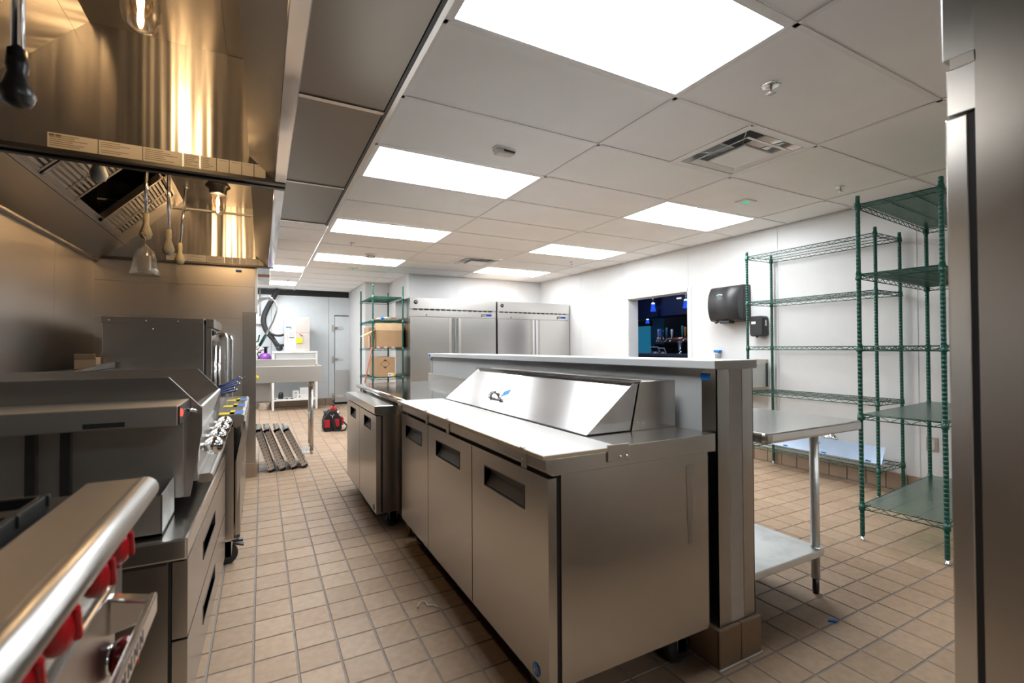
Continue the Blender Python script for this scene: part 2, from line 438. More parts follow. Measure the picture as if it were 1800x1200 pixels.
# ---- walls
def panel_wall(wall, seams, z0, z1, mat, fixed, axis, thick=.004, gap=.004, hole=None):
    for a, b in zip(seams[:-1], seams[1:]):
        rects = [(a, b, z0, z1)]
        if hole:
            ha, hb, hz0, hz1 = hole
            if a < hb and b > ha:
                rects = [(a, b, z0, hz0), (a, b, hz1, z1)]
                if a < ha: rects.append((a, ha, hz0, hz1))
                if b > hb: rects.append((hb, b, hz0, hz1))
        for (p, q, s, t) in rects:
            if q - p < .01 or t - s < .01: continue
            (B(fixed - thick, fixed, p + gap / 2, q - gap / 2, s, t) if axis == 'X' else B(p + gap / 2, q - gap / 2, fixed - thick, fixed, s, t)).build('panel', mat, wall)
WO = (4.18, 5.29, 0.95, 1.918)      # service opening in the wall to the bar
wr = MB().box(XR, XR + .18, YN, WO[0], -.1, CZ + .1).box(XR, XR + .18, WO[1], YF, -.1, CZ + .1).box(XR, XR + .18, WO[0], WO[1], -.1, WO[2]).box(XR, XR + .18, WO[0], WO[1], WO[3], CZ + .1)
wall_right = struct(wr.build('wall_right', 'white_paint'), 'white panelled kitchen wall with service opening to the bar', 'wall')
panel_wall(wall_right, [YN, -.55, .65, 1.853, 3.03, 4.18, 5.409, 6.44, YB], 0.0, CZ, 'white_wall', XR, 'X', hole=WO)
for y in (1.853, 3.03, 5.409): B(XR - .009, XR - .004, y - .012, y + .012, 0.14, CZ).build('seam_strip', 'white_wall', wall_right)
win = MB()
for (y0, y1, z0, z1) in ((WO[0] - .045, WO[0] + .012, WO[2], WO[3] + .045), (WO[1] - .006, WO[1] + .02, WO[2], WO[3] + .02), (WO[0], WO[1], WO[3] - .006, WO[3] + .03)):
    win.box(XR - .014, XR - .002, y0, y1, z0, z1)
w1 = struct(win.build('window_1', 'white_metal'), 'white cased service opening looking into dark blue bar', 'window')
MB().box(XR - .002, XR + .18, WO[0], WO[0] + .01, WO[2], WO[3]).box(XR - .002, XR + .18, WO[1] - .01, WO[1], WO[2], WO[3]).box(XR - .002, XR + .18, WO[0], WO[1], WO[3] - .01, WO[3]).build('reveal', 'white_paint', w1)
B(XR - .06, XR + .2, WO[0] - .05, WO[1] + .05, WO[2] - .03, WO[2]).build('window_sill', 'white_paint', w1)

wall_back = struct(B(2.17, XR, YB, YB + .15, -.1, CZ + .1).build('wall_back', 'white_paint'), 'white panelled wall behind the tall refrigerators', 'wall')
panel_wall(wall_back, [2.166, 3.03, 4.25, XR], 0.0, CZ, 'white_wall', YB, 'Y')
wall_part = struct(MB().box(2.17, 2.3, YB + .15, 9.1, -.1, CZ + .1).box(1.72, 2.3, 9.1, YF, -.1, CZ + .1).build('wall_recess', 'white_wall'), 'white wall recess beside the wire shelf of cartons', 'wall')
wall_far = struct(B(XL, 2.6, YF, YF + .15, -.1, CZ + .1).build('wall_far', 'black'), 'pale blue-white insulated cooler wall at the end', 'wall')
panel_wall(wall_far, [XL, -1.0, .181, 1.297], 0.14, 2.34, 'cooler_panel', YF, 'Y', thick=.03, gap=.006)
B(1.3, 2.4, YF - .03, YF, 1.95, 2.34).build('panel', 'cooler_panel', wall_far)
# cooler door
door = struct(B(1.421, 2.25, YF - .075, YF - .03, 0.045, 1.925).build('door_1', 'cooler_panel', bevel=.006), 'pale blue walk-in cooler door with strap hinges', 'door')
B(1.30, 1.412, YF - .045, YF, 0.14, 1.955).build('door_frame', 'cooler_panel', door)
B(1.43, 2.24, YF - .079, YF - .0745, 0.06, 0.74).build('kick_plate', 'diamond_plate', door)
for z in (1.66, .975, .17):
    MB().box(1.36, 1.40, YF - .075, YF - .045, z - .075, z + .075).cyl((1.405, YF - .085, z - .02), (1.405, YF - .085, z + .04), .016).build('hinge', 'steel_dull', door, bevel=.004)
    MB().prism([(1.41, z - .03), (1.55, z - .026), (1.60, z - .012), (1.60, z + .012), (1.55, z + .026), (1.41, z + .03)], 'Y', YF - .09, YF - .074).build('hinge_strap', 'chrome', door, bevel=.003)
B(1.80, 1.98, YF - .0765, YF - .0745, 1.518, 1.545).build('notice', 'paper_white', door)
B(1.81, 1.97, YF - .0772, YF - .0765, 1.525, 1.538).build('notice_print', 'red_fabric', door)
wall_left = struct(B(XL - .15, XL - .004, YN, YF, -.1, 2.75).build('wall_left', 'white_paint'), 'kitchen wall clad in brushed steel behind cooking line', 'wall')
for a, b in ((YN, .6), (.6, 1.82), (1.82, 3.05), (3.05, 4.27), (4.27, 5.12)):
    B(XL - .004, XL, a + .001, b - .001, 0.14, 2.06).build('panel', 'steel_wall', wall_left)
wall_front = struct(B(XL, XR, YN - .15, YN, -.1, 2.75).build('wall_front', 'dark_wall'), 'dark brown wall at the aisle end past gas range', 'wall')

# end wall of the cooking line (steel clad, white behind)
we = struct(B(XL, -0.052, 5.12, 5.24, 0, CZ).build('wall_end', 'white_paint'), 'steel clad stub wall at the end of cooking line', 'wall')
for (x0, x1, z0, z1) in ((XL, -.052, 1.80, 2.05), (XL, -.052, 1.50, 1.797), (XL, -.16, 0.14, 1.497)):
    B(x0, x1, 5.115, 5.12, z0, z1).build('panel', 'steel_wall', we)
MB().box(-.158, -.046, 5.110, 5.117, .14, 1.56).box(-.053, -.046, 5.117, 5.245, .14, 1.56).build('corner_guard', 'steel_v', we)
for z in (.5, .95, 1.4): MB().lathe([(.004, 0), (.004, -.003), (.001, -.004)], (-.14, 5.110, z), 8, 'Y').build('screw', 'chrome', we)
MB().box(-.056, -.034, 5.10, 5.25, 1.56, CZ).build('corner_trim', 'white_metal', we)
for x0, x1 in ((-.16, -.045),): B(x0, x1, 5.098, 5.115, 0, .135).build('tile', 'cove_tile', we, bevel=.005)
B(-.052, -.035, 5.10, 5.25, 0, .135).build('tile', 'cove_tile', we, bevel=.005)

# half wall with cap
HX0, HX1, HY0, HY1, HZ = 1.53, 1.735, 1.222, 4.65, 1.123
wh = struct(B(HX0, HX1, HY0, HY1, 0, HZ).build('wall_half', 'white_wall'), 'white half wall with steel corners dividing the kitchen', 'wall')
B(HX0 + .067, HX1 - .063, HY0 - .003, HY0 - .0005, .15, HZ - .001).build('end_strip', 'cap_stone', wh)
B(HX0 - .022, HX1 + .022, HY0 - .012, HY1 + .02, HZ, HZ + .035).build('wall_cap', 'cap_stone', wh, bevel=.004)
MB().box(HX0 - .004, HX0, HY0 - .004, HY0 + .065, .15, HZ - .001).box(HX0 - .004, HX0 + .066, HY0 - .004, HY0, .15, HZ - .001).build('corner_guard', 'steel_guard', wh)
MB().box(HX1, HX1 + .004, HY0 - .004, HY0 + .065, .15, HZ - .001).box(HX1 - .062, HX1 + .004, HY0 - .004, HY0, .15, HZ - .001).build('corner_guard', 'steel_guard', wh)
MB().box(HX0 - .004, HX0, HY1 - .05, HY1, .15, HZ - .001).build('corner_guard', 'steel_guard', wh)
for k in range(23):
    y0 = HY0 - .02 + k * .1525
    B(HX0 - .018, HX0, y0 + .002, min(y0 + .1505, HY1), 0, .148).build('tile', 'cove_tile', wh, bevel=.006)
    B(HX1, HX1 + .018, y0 + .002, min(y0 + .1505, HY1), 0, .148).build('tile', 'cove_tile', wh, bevel=.006)
for x0, x1 in ((HX0 - .018, HX0 + .10), (HX0 + .103, HX1 + .018)): B(x0, x1, HY0 - .02, HY0 - .001, 0, .148).build('tile', 'cove_tile', wh, bevel=.006)
MB().box(HX0 - .024, HX1 + .022, HY0 - .026, HY0 - .018, 0, .006).box(HX1 + .016, HX1 + .022, HY0 - .026, HY0 + .8, 0, .006).build('caulk_bead', 'caulk', wh, bevel=.002)

# cove base tiles along walls
bb = struct(B(XR - .008, XR - .004, .5, YB, 0, .14).build('baseboard_right', 'grout'), 'brown cove base tiles along white wall', 'baseboard')
y = .55
while y < 4.0:
    B(XR - .022, XR - .008, y + .0025, y + .1525 - .0025, 0, .138).build('tile', 'cove_tile', bb, bevel=.004); y += .1525
bf = struct(B(XL, 1.41, YF - .012, YF - .001, 0, .14).build('baseboard_far', 'grout'), 'brown cove base tiles along cooler wall', 'baseboard')
x = -.3
while x < 1.3:
    B(x + .003, x + .1495, YF - .034, YF - .012, 0, .138).build('tile', 'cove_tile', bf, bevel=.004); x += .1525

# ---- bar room beyond the opening
bar = struct(MB().box(XR + .18, 11.2, 1.0, 12.0, -.1, 0).build('floor_bar', 'bar_dark'), 'dark floor of the bar beyond the opening', 'floor')
struct(B(XR + .18, 11.2, 1.0, 12.0, 2.45, 2.6).build('ceiling_bar', 'navy'), 'dark navy ceiling of the bar', 'ceiling')
struct(MB().box(11.0, 11.2, 1, 12, 0, 2.45).box(XR + .18, 11.2, 11.8, 12, 0, 2.45).box(XR + .18, 11.2, 1, 1.2, 0, 2.45).build('wall_bar', 'bar_wall'), 'dim slate blue wall of the bar', 'wall')
struct(B(8.45, 11.0, 1.2, 8.2, 0, 2.45).build('wall_bar_dark', 'bar_dark'), 'black wall behind the beer taps', 'wall')
struct(B(6.7, 7.1, 1.2, 11.8, 1.80, 2.45).build('trim_1', 'navy'), 'navy ceiling soffit over the bar counter', 'trim')
#PART3
# ================================================================== CEILING FITTINGS
LL = {(0, -5): 'unseen lit ceiling panel added over the aisle end past the gas range', (2, -5): 'unseen lit ceiling panel added behind the lone tall refrigerator', (0, 0): 'lit ceiling panel next to the sprinkler and the smoke detector tile', (0, 3): 'lit ceiling panel behind the grey smoke detector',
      (2, 3): 'lit ceiling panel behind the small green exit beacon', (0, 6): 'lit ceiling panel between smoke detector and round sprinkler by metal plenum end',
      (2, 6): 'lit ceiling panel over the service opening to the bar', (0, 9): 'lit ceiling panel before the wire shelf of cartons',
      (2, 9): 'lit ceiling panel in front of the tall refrigerators', (-1, 11): 'lit ceiling panel over the dish sink', (-1, 14): 'lit ceiling panel by the ice machine at the cooler wall'}
for (c, r) in lights:
    x0, y0 = GRID_X0 + c * GX, GRID_Y0 + (r - 1) * GY; x1, y1 = x0 + GX, y0 + GY
    t = thing('ceiling_light', LL[(c, r)], 'light', (x0 + GX / 2, y0 + GY / 2, CZ), group='flat panel ceiling lights')
    B(x0 + .03, x1 - .03, y0 + .03, y1 - .03, CZ + .004, CZ + .006).build('diffuser', 'panel_glow', t)
    f = MB(); a = .012
    for (p, q, s, u) in ((x0 + a, x1 - a, y0 + a, y0 + .03), (x0 + a, x1 - a, y1 - .03, y1 - a), (x0 + a, x0 + .03, y0 + .03, y1 - .03), (x1 - .03, x1 - a, y0 + .03, y1 - .03)): f.box(p, q, s, u, CZ + .002, CZ + .012)
    f.build('frame', 'white_metal', t)
def diffuser(x0, y0, label):
    S = GX / 2; cx, cy = x0 + S / 2, y0 + S / 2
    t = thing('air_diffuser', label, 'vent', (cx, cy, CZ), group='square ceiling air diffusers')
    def ring(h0, h1, z0, z1, name, mat):
        mb = MB()
        for k in range(4):
            M = Matrix.Rotation(k * PI / 2, 3, 'Z'); n = 9; vs = []
            for (hh, z) in ((h0, z0), ((h0 * 2 + h1) / 3, z0 * .75 + z1 * .25), ((h0 + h1 * 2) / 3, z0 * .25 + z1 * .75), (h1, z1)):
                vs += [M @ Vector((-hh + 2 * hh * i / n, -hh, z)) + Vector((cx, cy, CZ)) for i in range(n + 1)]
            mb.add(vs, [(r_ * (n + 1) + i, r_ * (n + 1) + i + 1, (r_ + 1) * (n + 1) + i + 1, (r_ + 1) * (n + 1) + i) for r_ in range(3) for i in range(n)], True)
        return mb.build(name, mat, t)
    def frame(h0, h1, z0, z1, name):
        f = MB()
        for k in range(4):
            M = Matrix.Rotation(k * PI / 2, 3, 'Z')
            vs = [M @ Vector(p) + Vector((cx, cy, CZ)) for p in ((-h0, -h0, z0), (h0, -h0, z0), (h1, -h1, z1), (-h1, -h1, z1), (-h0, -h0, z0 + .004), (h0, -h0, z0 + .004), (h1, -h1, z1 + .004), (-h1, -h1, z1 + .004))]
            f.add(vs, [(0, 1, 2, 3), (7, 6, 5, 4), (0, 4, 5, 1), (3, 2, 6, 7)])
        return f.build(name, 'white_metal', t)
    frame(.298, .258, .001, .004, 'outer_frame')
    frame(.215, .175, -.012, .004, 'middle_frame')
    MB().box(cx - .135, cx + .135, cy - .135, cy + .135, CZ - .018, CZ - .010).build('centre_plate', 'white_metal', t, bevel=.003)
    frame(.135, .11, -.012, .01, 'inner_lip')
    ring(.260, .12, .006, .11, 'throat', 'galvanised')
    MB().box(cx - .1, cx + .1, cy - .1, cy + .1, CZ + .109, CZ + .112).build('duct_opening', 'black', t)
    for k in range(4):
        d = Vector((math.cos(k * PI / 2 + PI / 4), math.sin(k * PI / 2 + PI / 4), 0))
        MB().cyl(Vector((cx, cy, CZ + .02)) + d * .05, Vector((cx, cy, CZ + .06)) + d * .30, .004, n=6).build('bracket', 'galvanised', t)
diffuser(GRID_X0 + 1.5 * GX, GRID_Y0, 'square ceiling air diffuser beside the sprinkler and first light panel')
diffuser(GRID_X0 + 1.5 * GX, GRID_Y0 + 7 * GY, 'square ceiling air diffuser in front of the tall refrigerators')
def sprinkler(x, y, label, s=1.0):
    t = thing('sprinkler', label, 'sprinkler', (x, y, CZ + .007), group='ceiling sprinkler heads')
    MB().lathe([(.036 * s, .001), (.036 * s, -.002), (.030 * s, -.006), (.012 * s, -.010)], (x, y, CZ + .007), 20).build('escutcheon', 'chrome', t)
    MB().tube(arc((x, y, CZ - .016), .012 * s, 0, 2 * PI, 12, 'XZ')[:-1], .0022, 6, closed=True).build('yoke', 'chrome', t)
    MB().cyl((x, y, CZ - .002), (x, y, CZ - .030), .003, n=8).build('glass_bulb', 'red_orange', t)
    MB().lathe([(.018 * s, -.030), (.019 * s, -.032), (.004, -.034)], (x, y, CZ), 12).build('deflector', 'chrome', t)
sprinkler(2.154, 1.395, 'chrome sprinkler head beside the large air diffuser', 1.25)
sprinkler(4.019, 2.044, 'chrome sprinkler head over the green wire shelf at the wall')
sprinkler(.936, 5.78, 'chrome sprinkler head between two light panels above the dish sink aisle')
sprinkler(4.002, 5.656, 'chrome sprinkler head over the aisle by the service opening')
sprinkler(.42, 9.45, 'chrome sprinkler head between light panels by the ice machine')
def smoke(x, y, label, mat, rz):
    t = thing('smoke_detector', label, 'detector', (x, y, CZ + .007), rz)
    MB().prism(rrect(-.075, .075, -.035, .035, .02), 'Z', -.012, 0).build('base', 'white_plastic', t, local=True)
    MB().prism([(-.072, -.012), (.072, -.012), (.06, -.034), (-.055, -.042)], 'Y', -.03, .03).build('housing', mat, t, bevel=.006, local=True)
    MB().box(-.02, .062, -.0315, -.0295, -.026, -.016).build('slot', 'black', t, local=True)
smoke(1.349, 2.631, 'grey ceiling detector in front of a light panel', 'tan_plastic', 0.1)
t = thing('smoke_detector', 'round white smoke detector beside a distant light panel', 'detector', (1.284, 6.403, CZ + .007))
MB().lathe([(.075, 0), (.075, -.02), (.062, -.03), (.05, -.045), (.02, -.05)], (1.284, 6.403, CZ + .007), 20).build('housing', 'white_plastic', t)
for k in range(5):
    a = PI + k * .5; MB().box(-.008, .008, -.003, .003, -.008, .008).build('slot', 'black', t, local=True).matrix_basis = Matrix.Translation((.064 * math.cos(a), .064 * math.sin(a), -.03)) @ Matrix.Rotation(a + PI / 2, 4, 'Z')
def beacon(x, y, label):
    t = thing('ceiling_beacon', label, 'beacon', (x, y, CZ + .007))
    B(x - .07, x + .07, y - .055, y + .055, CZ - .003, CZ + .0075).build('plate', 'white_plastic', t, bevel=.002)
    MB().lathe([(.024, 0), (.024, -.003), (.014, -.006)], (x, y, CZ - .002), 14).build('lens', 'led_green', t)
beacon(3.682, 2.622, 'small square ceiling beacon glowing green behind the air diffuser')
beacon(1.252, 7.623, 'small ceiling beacon glowing green in front of the wire shelf of cartons')
tag(B(.66, .71, 5.36, 5.375, CZ + .003, CZ + .0069).build('tape_scrap', 'tape_blue'), 'scrap of blue tape stuck to a ceiling tile', 'tape')

# ---- perforated supply plenum along the hood
m, nt, b, o = mat_new('perforated')
b.inputs['Metallic'].default_value = 1; b.inputs['Roughness'].default_value = .36
g = nd(nt, 'ShaderNodeNewGeometry'); vo = nd(nt, 'ShaderNodeTexVoronoi'); vo.inputs['Scale'].default_value = 170; vo.inputs['Randomness'].default_value = 0.0
nt.links.new(g.outputs['Position'], vo.inputs['Vector'])
nt.links.new(ramp2(nt, vo.outputs['Distance'], (.02, .018, .016), (.15, .132, .11), .30, .36), b.inputs['Base Color'])
pl = thing('supply_plenum', 'perforated steel supply air plenum panels running beside the hood', 'plenum', (.35, 3.2, CZ - .005))
PY = [YN, -1.4, -.1, 1.19, 2.505, 3.835, 5.03]
for a, b_ in zip(PY[:-1], PY[1:]):
    B(.12, .565, a + .015, b_ - .015, CZ, CZ + .02).build('panel', 'perforated', pl)
    B(.12, .568, b_ - .016, b_ + .016, CZ - .006, CZ + .004).build('strip', 'steel', pl)
B(.568, .604, YN, 5.06, CZ - .006, CZ + .03).build('edge_trim', 'black', pl)
B(.584, .606, YN, 5.06, CZ - .008, CZ - .002).build('edge_strip', 'steel_dull', pl)
B(.02, .60, YN, 5.06, CZ + .05, CZ + .3).build('plenum_box', 'galvanised', pl)

# ================================================================== HOODS
HB, HT = 2.0, 2.54            # hood bottom and inner top
def hood(y0, y1, label, first):
    t = thing('exhaust_hood', label, 'hood', (-.56, (y0 + y1) / 2, HB))
    # back plate and gutter
    MB().prism([(XL, 1.97), (XL + .03, 1.97), (-1.03, 2.105), (-1.05, 2.12), (XL, 2.0)], 'Y', y0, y1).build('back_plate', 'steel_hood_flat', t)
    B(XL, XL + .035, y0, y1, 1.955, 1.972).build('grease_gutter', 'steel', t, bevel=.003)
    # end walls
    for ya, yb in ((y0, y0 + .012), (y1 - .012, y1)):
        MB().prism([(XL, HB), (-.045, HB), (.06, HB), (-.05, 2.10), (-.05, HT), (-1.24, HT)], 'Y', ya, yb).build('end_panel', 'steel_hood', t)
    for z, ya in ((HB - .016, y0), (HB - .016, y1 - .03)): B(XL, .1, ya, ya + .03, z, HB).build('end_rail', 'dark_metal', t)
    # ceiling of the hood
    B(-.66, -.14, y0, y1, HT, HT + .02).build('top_panel', 'steel_hood_flat', t)
    B(-.139, .0, y0, y1, HT + .002, HT + .022).build('top_panel', 'steel_hood_flat', t)
    # front: inclined inner flange, lip and outer face
    MB().prism([(.055, HB + .002), (.06, HB + .01), (-.045, 2.11), (-.052, 2.10)], 'Y', y0, y1).build('front_flange', 'steel_hood_flat', t)
    B(-.052, -.046, y0, y1, 2.10, HT).build('front_inner', 'steel_hood_flat', t)
    B(.052, .10, y0, y1, HB - .012, HB + .004).build('front_lip', 'chrome', t, bevel=.003)
    B(.092, .10, y0, y1, HB, CZ + .02).build('front_face', 'steel', t)
    # filter plane
    P0, P1 = Vector((-1.03, 0, 2.11)), Vector((-.63, 0, 2.53)); dv = (P1 - P0); L = dv.length; dv.normalize(); nv = Vector((dv.z, 0, -dv.x))
    def slab(s0, s1, ya, yb, th, off=0.0):
        mb = MB(); c = P0 + dv * (s0 + s1) / 2 + nv * off; M = Matrix((Vector((dv.x, 0, dv.z)), Vector((0, 1, 0)), Vector((nv.x, 0, nv.z)))).transposed()
        return mb.obox((c.x, (ya + yb) / 2, c.z), ((s1 - s0) / 2, (yb - ya) / 2, th / 2), M)
    slab(0, .05, y0, y1, .02, -.01).build('filter_rail', 'steel_hood_flat', t); slab(L - .05, L + .04, y0, y1, .02, -.01).build('filter_rail', 'steel_hood_flat', t)
    slab(.03, L - .03, y1 - .32, y1 - .012, .004, -.004).build('blank_panel', 'steel_hood_flat', t)
    B(-1.236, -.66, y0 + .02, y1 - .02, HT + .10, HT + .12).build('plenum_top', 'black', t)
    B(-1.236, -1.21, y0 + .02, y1 - .02, 2.2, HT + .12).build('plenum_back', 'black', t)
    B(-.68, -.66, y0 + .02, y1 - .02, HT, HT + .12).build('plenum_front', 'black', t)
    for ya in (y0 + .012, y1 - .032): MB().prism([(-1.236, 2.14), (-1.045, 2.14), (-.68, 2.525), (-.68, HT + .12), (-1.236, HT + .12)], 'Y', ya, ya + .02).build('plenum_end', 'black', t)
    fy = [(y1 - .32 - .51, y1 - .33), (y1 - 1.85, y1 - 1.34), (y1 - 2.38, y1 - 1.87)]
    for n, (ya, yb) in enumerate(fy):
        fr = slab(.02, L - .02, ya, ya + .022, .04).add(*(lambda q: (q.v, q.f))(slab(.02, L - .02, yb - .022, yb, .04)))
        fr.add(*(lambda q: (q.v, q.f))(slab(.02, .042, ya, yb, .04))); fr.add(*(lambda q: (q.v, q.f))(slab(L - .042, L - .02, ya, yb, .04)))
        fo = fr.build('filter_frame', 'steel', t)
        baf = MB(); k = .045
        while k < L - .06:
            q = slab(k, k + .015, ya + .022, yb - .022, .004, .012); baf.add(q.v, q.f); q = slab(k + .012, k + .031, ya + .022, yb - .022, .004, -.022); baf.add(q.v, q.f); k += .028
        baf.build('baffle', 'steel_dull', fo)
        slab(.04, L - .04, ya + (yb - ya) * .62, ya + (yb - ya) * .62 + .015, .006, .014).build('filter_bar', 'steel', fo)
        for kk in (.3, .62):
            c = P0 + dv * L * kk + nv * .02; yy = ya + (yb - ya) * .3
            MB().tube([(c.x, yy, c.z), (c.x + nv.x * .03, yy, c.z + nv.z * .03), (c.x + nv.x * .03, yy + .1, c.z + nv.z * .03), (c.x, yy + .1, c.z)], .003, 6).build('handle', 'chrome', fo)
    # label strip on the far end panel
    ye = y1 - .0125
    ws = [.155, .145, .14, .062, .062, .049, .049, .049, .049]; x = -.742
    for n, w in enumerate(ws):
        lb = B(x, x + w - .003, ye - .0015, ye, HB + .004, HB + .064).build('label', 'label_paper', t)
        ink = MB()
        if n < 5:
            rows = 6
            for r_ in range(rows):
                if n in (1, 2) and r_ == 3 and n == 1: continue
                ww = (w - .014) * random.uniform(.45, 1.0)
                ink.box(x + .006, x + .006 + ww, ye - .0019, ye - .0015, HB + .054 - r_ * .008, HB + .057 - r_ * .008)
            if n == 0:
                ink.box(x + .004, x + .02, ye - .0019, ye - .0015, HB + .050, HB + .060); ink.box(x + .024, x + .04, ye - .0019, ye - .0015, HB + .050, HB + .060)
        else: ink.box(x + .010, x + w - .012, ye - .0019, ye - .0015, HB + .055, HB + .057)
        ink.build('print', 'ink_soft', lb); x += w
    return t
h1 = hood(-1.4, 2.485, 'stainless exhaust hood over the range with red knobs', True)
h2 = hood(2.525, 5.10, 'stainless exhaust hood over the fryers and oven', False)
B(-.06, .1, 2.487, 2.523, HB - .01, HB + .02).build('joint_cover', 'steel', h2)

def jar_lamp(x, y, ztop, label, k=1.0):
    t = thing('hood_lamp', label, 'lamp', (x, y, ztop), group='vapour-proof hood lamps')
    def P(pr): return [(r_ * k, h_ * k) for r_, h_ in pr]
    MB().lathe(P([(.070, 0), (.070, -.015), (.064, -.03), (.085, -.06), (.084, -.068), (.062, -.085), (.058, -.12), (.05, -.125)]), (x, y, ztop), 24).build('socket', 'dark_metal', t)
    MB().lathe(P([(.048, -.118), (.054, -.135), (.054, -.225), (.048, -.255), (.034, -.275), (.010, -.285)]), (x, y, ztop), 24).build('glass_jar', 'jar_glass', t)
    MB().lathe(P([(.012, -.12), (.014, -.14), (.026, -.165), (.030, -.195), (.022, -.222), (.006, -.232)]), (x, y, ztop), 16).build('bulb_glass', 'bulb_amber', t)
    MB().lathe(P([(.003, -.15), (.008, -.16), (.010, -.185), (.008, -.205), (.003, -.212)]), (x, y, ztop), 12).build('bulb', 'filament', t)
jar_lamp(-.302, 4.3, HT, 'glowing jar lamp in the hood above the fryers')
jar_lamp(-.354, 1.93, HT, 'glowing jar lamp in the hood above the range')
jar_lamp(-.305, 3.35, HT, 'glowing jar lamp in the hood behind the label strip', .9)

def nozzle(x, y, ztop, zend, label, wrap='wrap_yellow', dx=0.0, r=.036, k=1.0):
    t = thing('suppression_nozzle', label, 'nozzle', (x, y, ztop), group='fire suppression drop pipes')
    MB().cyl((x, y, ztop), (x + dx, y, zend), .0105).build('drop_pipe', 'chrome', t)
    MB().lathe([(.02, 0), (.02, -.015), (.012, -.02)], (x, y, ztop), 12).build('collar', 'chrome', t)
    MB().lathe([(a_, h_ * k) for a_, h_ in ((.016, .02), (.018, -.03), (.015, -.05), (r * .75, -.085), (r, -.115), (r * .75, -.145), (.006, -.155))], (x + dx, y, zend), 16).build('cover', wrap, t)
nozzle(-.675, 3.87, HT, 2.09, 'suppression drop pipe with pale wrapped nozzle beside hanging plastic bag')
nozzle(-.556, 3.89, HT, 2.00, 'suppression drop pipe with pale wrapped nozzle between two others')
nozzle(-.545, 4.62, HT, 2.05, 'slanted suppression drop pipe with pale wrapped nozzle at the label strip', dx=-.04)
nozzle(-.758, 3.20, HT, 2.25, 'white round nozzle cover below the open filter gap', 'white_plastic', r=.039)
nozzle(-.436, 1.30, HT, 1.80, 'suppression drop pipe with black nozzle over the range', 'black_plastic', r=.029, k=.66)
# bag with a boxed part hanging below the hood
t = thing('hanging_bag', 'clear plastic bag with a grey box hanging under the hood', 'bag', (-.66, 3.86, 1.84))
bx, by = -.668, 3.80
MB().lathe([(.008, 0), (.018, -.02), (.05, -.05), (.062, -.10), (.07, -.16), (.085, -.205)], (bx, by, 1.895), 14).build('bag', 'bag_film', t)
B(bx - .032, bx + .030, by - .02, by + .03, 1.72, 1.82).build('boxed_part', 'galvanised', t, bevel=.003)
MB().tube([(bx, by, 1.895), (bx + .002, by, 1.93), (bx - .012, by, 1.95), (bx - .02, by, 1.965), (bx - .005, by, 1.975), (bx + .008, by, 1.96), (bx, by, 1.945)], .003, 6).build('tie', 'cardboard_pale', t)
MB().cyl((bx - .004, by, 1.973), (bx - .006, by + .07, 2.10), .0015, n=6).build('string', 'cardboard_pale', t)
tag(B(-.215, -.165, 5.1085, 5.1095, 1.935, 1.955).build('tape_strip', 'tape_blue'), 'blue tape strip stuck on the steel end wall under hood', 'tape')
#PART4
# ================================================================== COOKING LINE
def caster(t, x, y, h, lock=False, r=.05):
    c = MB().box(x - .045, x + .045, y - .045, y + .045, h - .006, h).box(x - .022, x + .022, y - .006 - .02, y - .020, r * .8, h - .004).box(x - .022, x + .022, y + .020, y + .026, r * .8, h - .004)
    c.prism([(x - .022, r * .8), (x + .022, r * .8), (x + .03, h - .02), (x - .03, h - .02)], 'Y', y - .026, y - .021).build('caster_bracket', 'chrome', t)
    w = MB().lathe([(.012, -.018), (r - .008, -.018), (r, -.012), (r, .012), (r - .008, .018), (.012, .018)], (x, y, r), 20, 'Y').build('caster_wheel', 'black_rubber', t)
    MB().lathe([(r * .5, -.0195), (r * .5, .0195)], (x, y, r), 14, 'Y').build('caster_hub', 'charcoal_plastic', w)
    if lock: MB().obox((x + .05, y, h - .045), (.035, .02, .004), Matrix.Rotation(.3, 3, 'Y')).obox((x + .05, y, h - .025), (.03, .018, .006), Matrix.Rotation(.1, 3, 'Y')).build('caster_brake', 'black_plastic', t)

# ---- gas range with red knobs
t = thing('gas_range', 'gas range with red knobs and rounded steel front rail', 'range', (-.65, .70, 0))
RY0, RY1 = .12, 1.275
B(-1.12, -.27, RY0, RY1, .15, .905).build('body', 'steel', t, bevel=.003)
MB().box(-1.12, -.31, RY0, RY1, .905, .912).build('burner_deck', 'cast_iron', t)
MB().box(-.318, -.215, RY0 - .02, RY1, .905, .934).build('front_shelf', 'steel_satin', t, bevel=.004)
MB().tube([(-.222, RY0 - .02, .9095), (-.222, RY1 - .004, .9095), (-.222, RY1, .9095)], [.026, .026, .022], 20).build('front_rail', 'steel_satin', t)
B(-.272, -.262, RY0, RY1, .765, .898).build('control_panel', 'steel', t)
B(-.262, -.257, RY1 - .07, RY1 - .012, .70, .80).build('badge_plate', 'black_plastic', t)
def knob(parent, y, z, name='knob'):
    MB().lathe([(.026, 0), (.026, .012), (.020, .018)], (-.262, y, z), 18, 'X').build('bezel', 'chrome', parent)
    k = MB().lathe([(.020, .014), (.030, .016), (.0345, .022), (.036, .030), (.034, .038), (.027, .044), (.016, .047), (.004, .048)], (-.262, y, z), 24, 'X').build(name, 'red_knob', parent)
    MB().obox((-.215, y, z), (.006, .006, .024), Matrix.Rotation(.25, 3, 'X')).build('grip', 'red_knob', k, bevel=.004)
for y in (.31, .46, .61, .705, .825, .99, 1.115): knob(t, y, .848)
knob(t, 1.155, .622, 'oven_knob')
MB().ball((-.255, 1.215, .775), .006).build('pilot_dot', 'red_knob', t)
od = B(-.272, -.252, RY0 + .03, RY1 - .085, .22, .755).build('oven_door', 'steel', t, bevel=.006)
MB().box(-.195, -.183, RY0 + .05, RY1 - .10, .685, .725).build('door_handle', 'steel_top', od, bevel=.003)
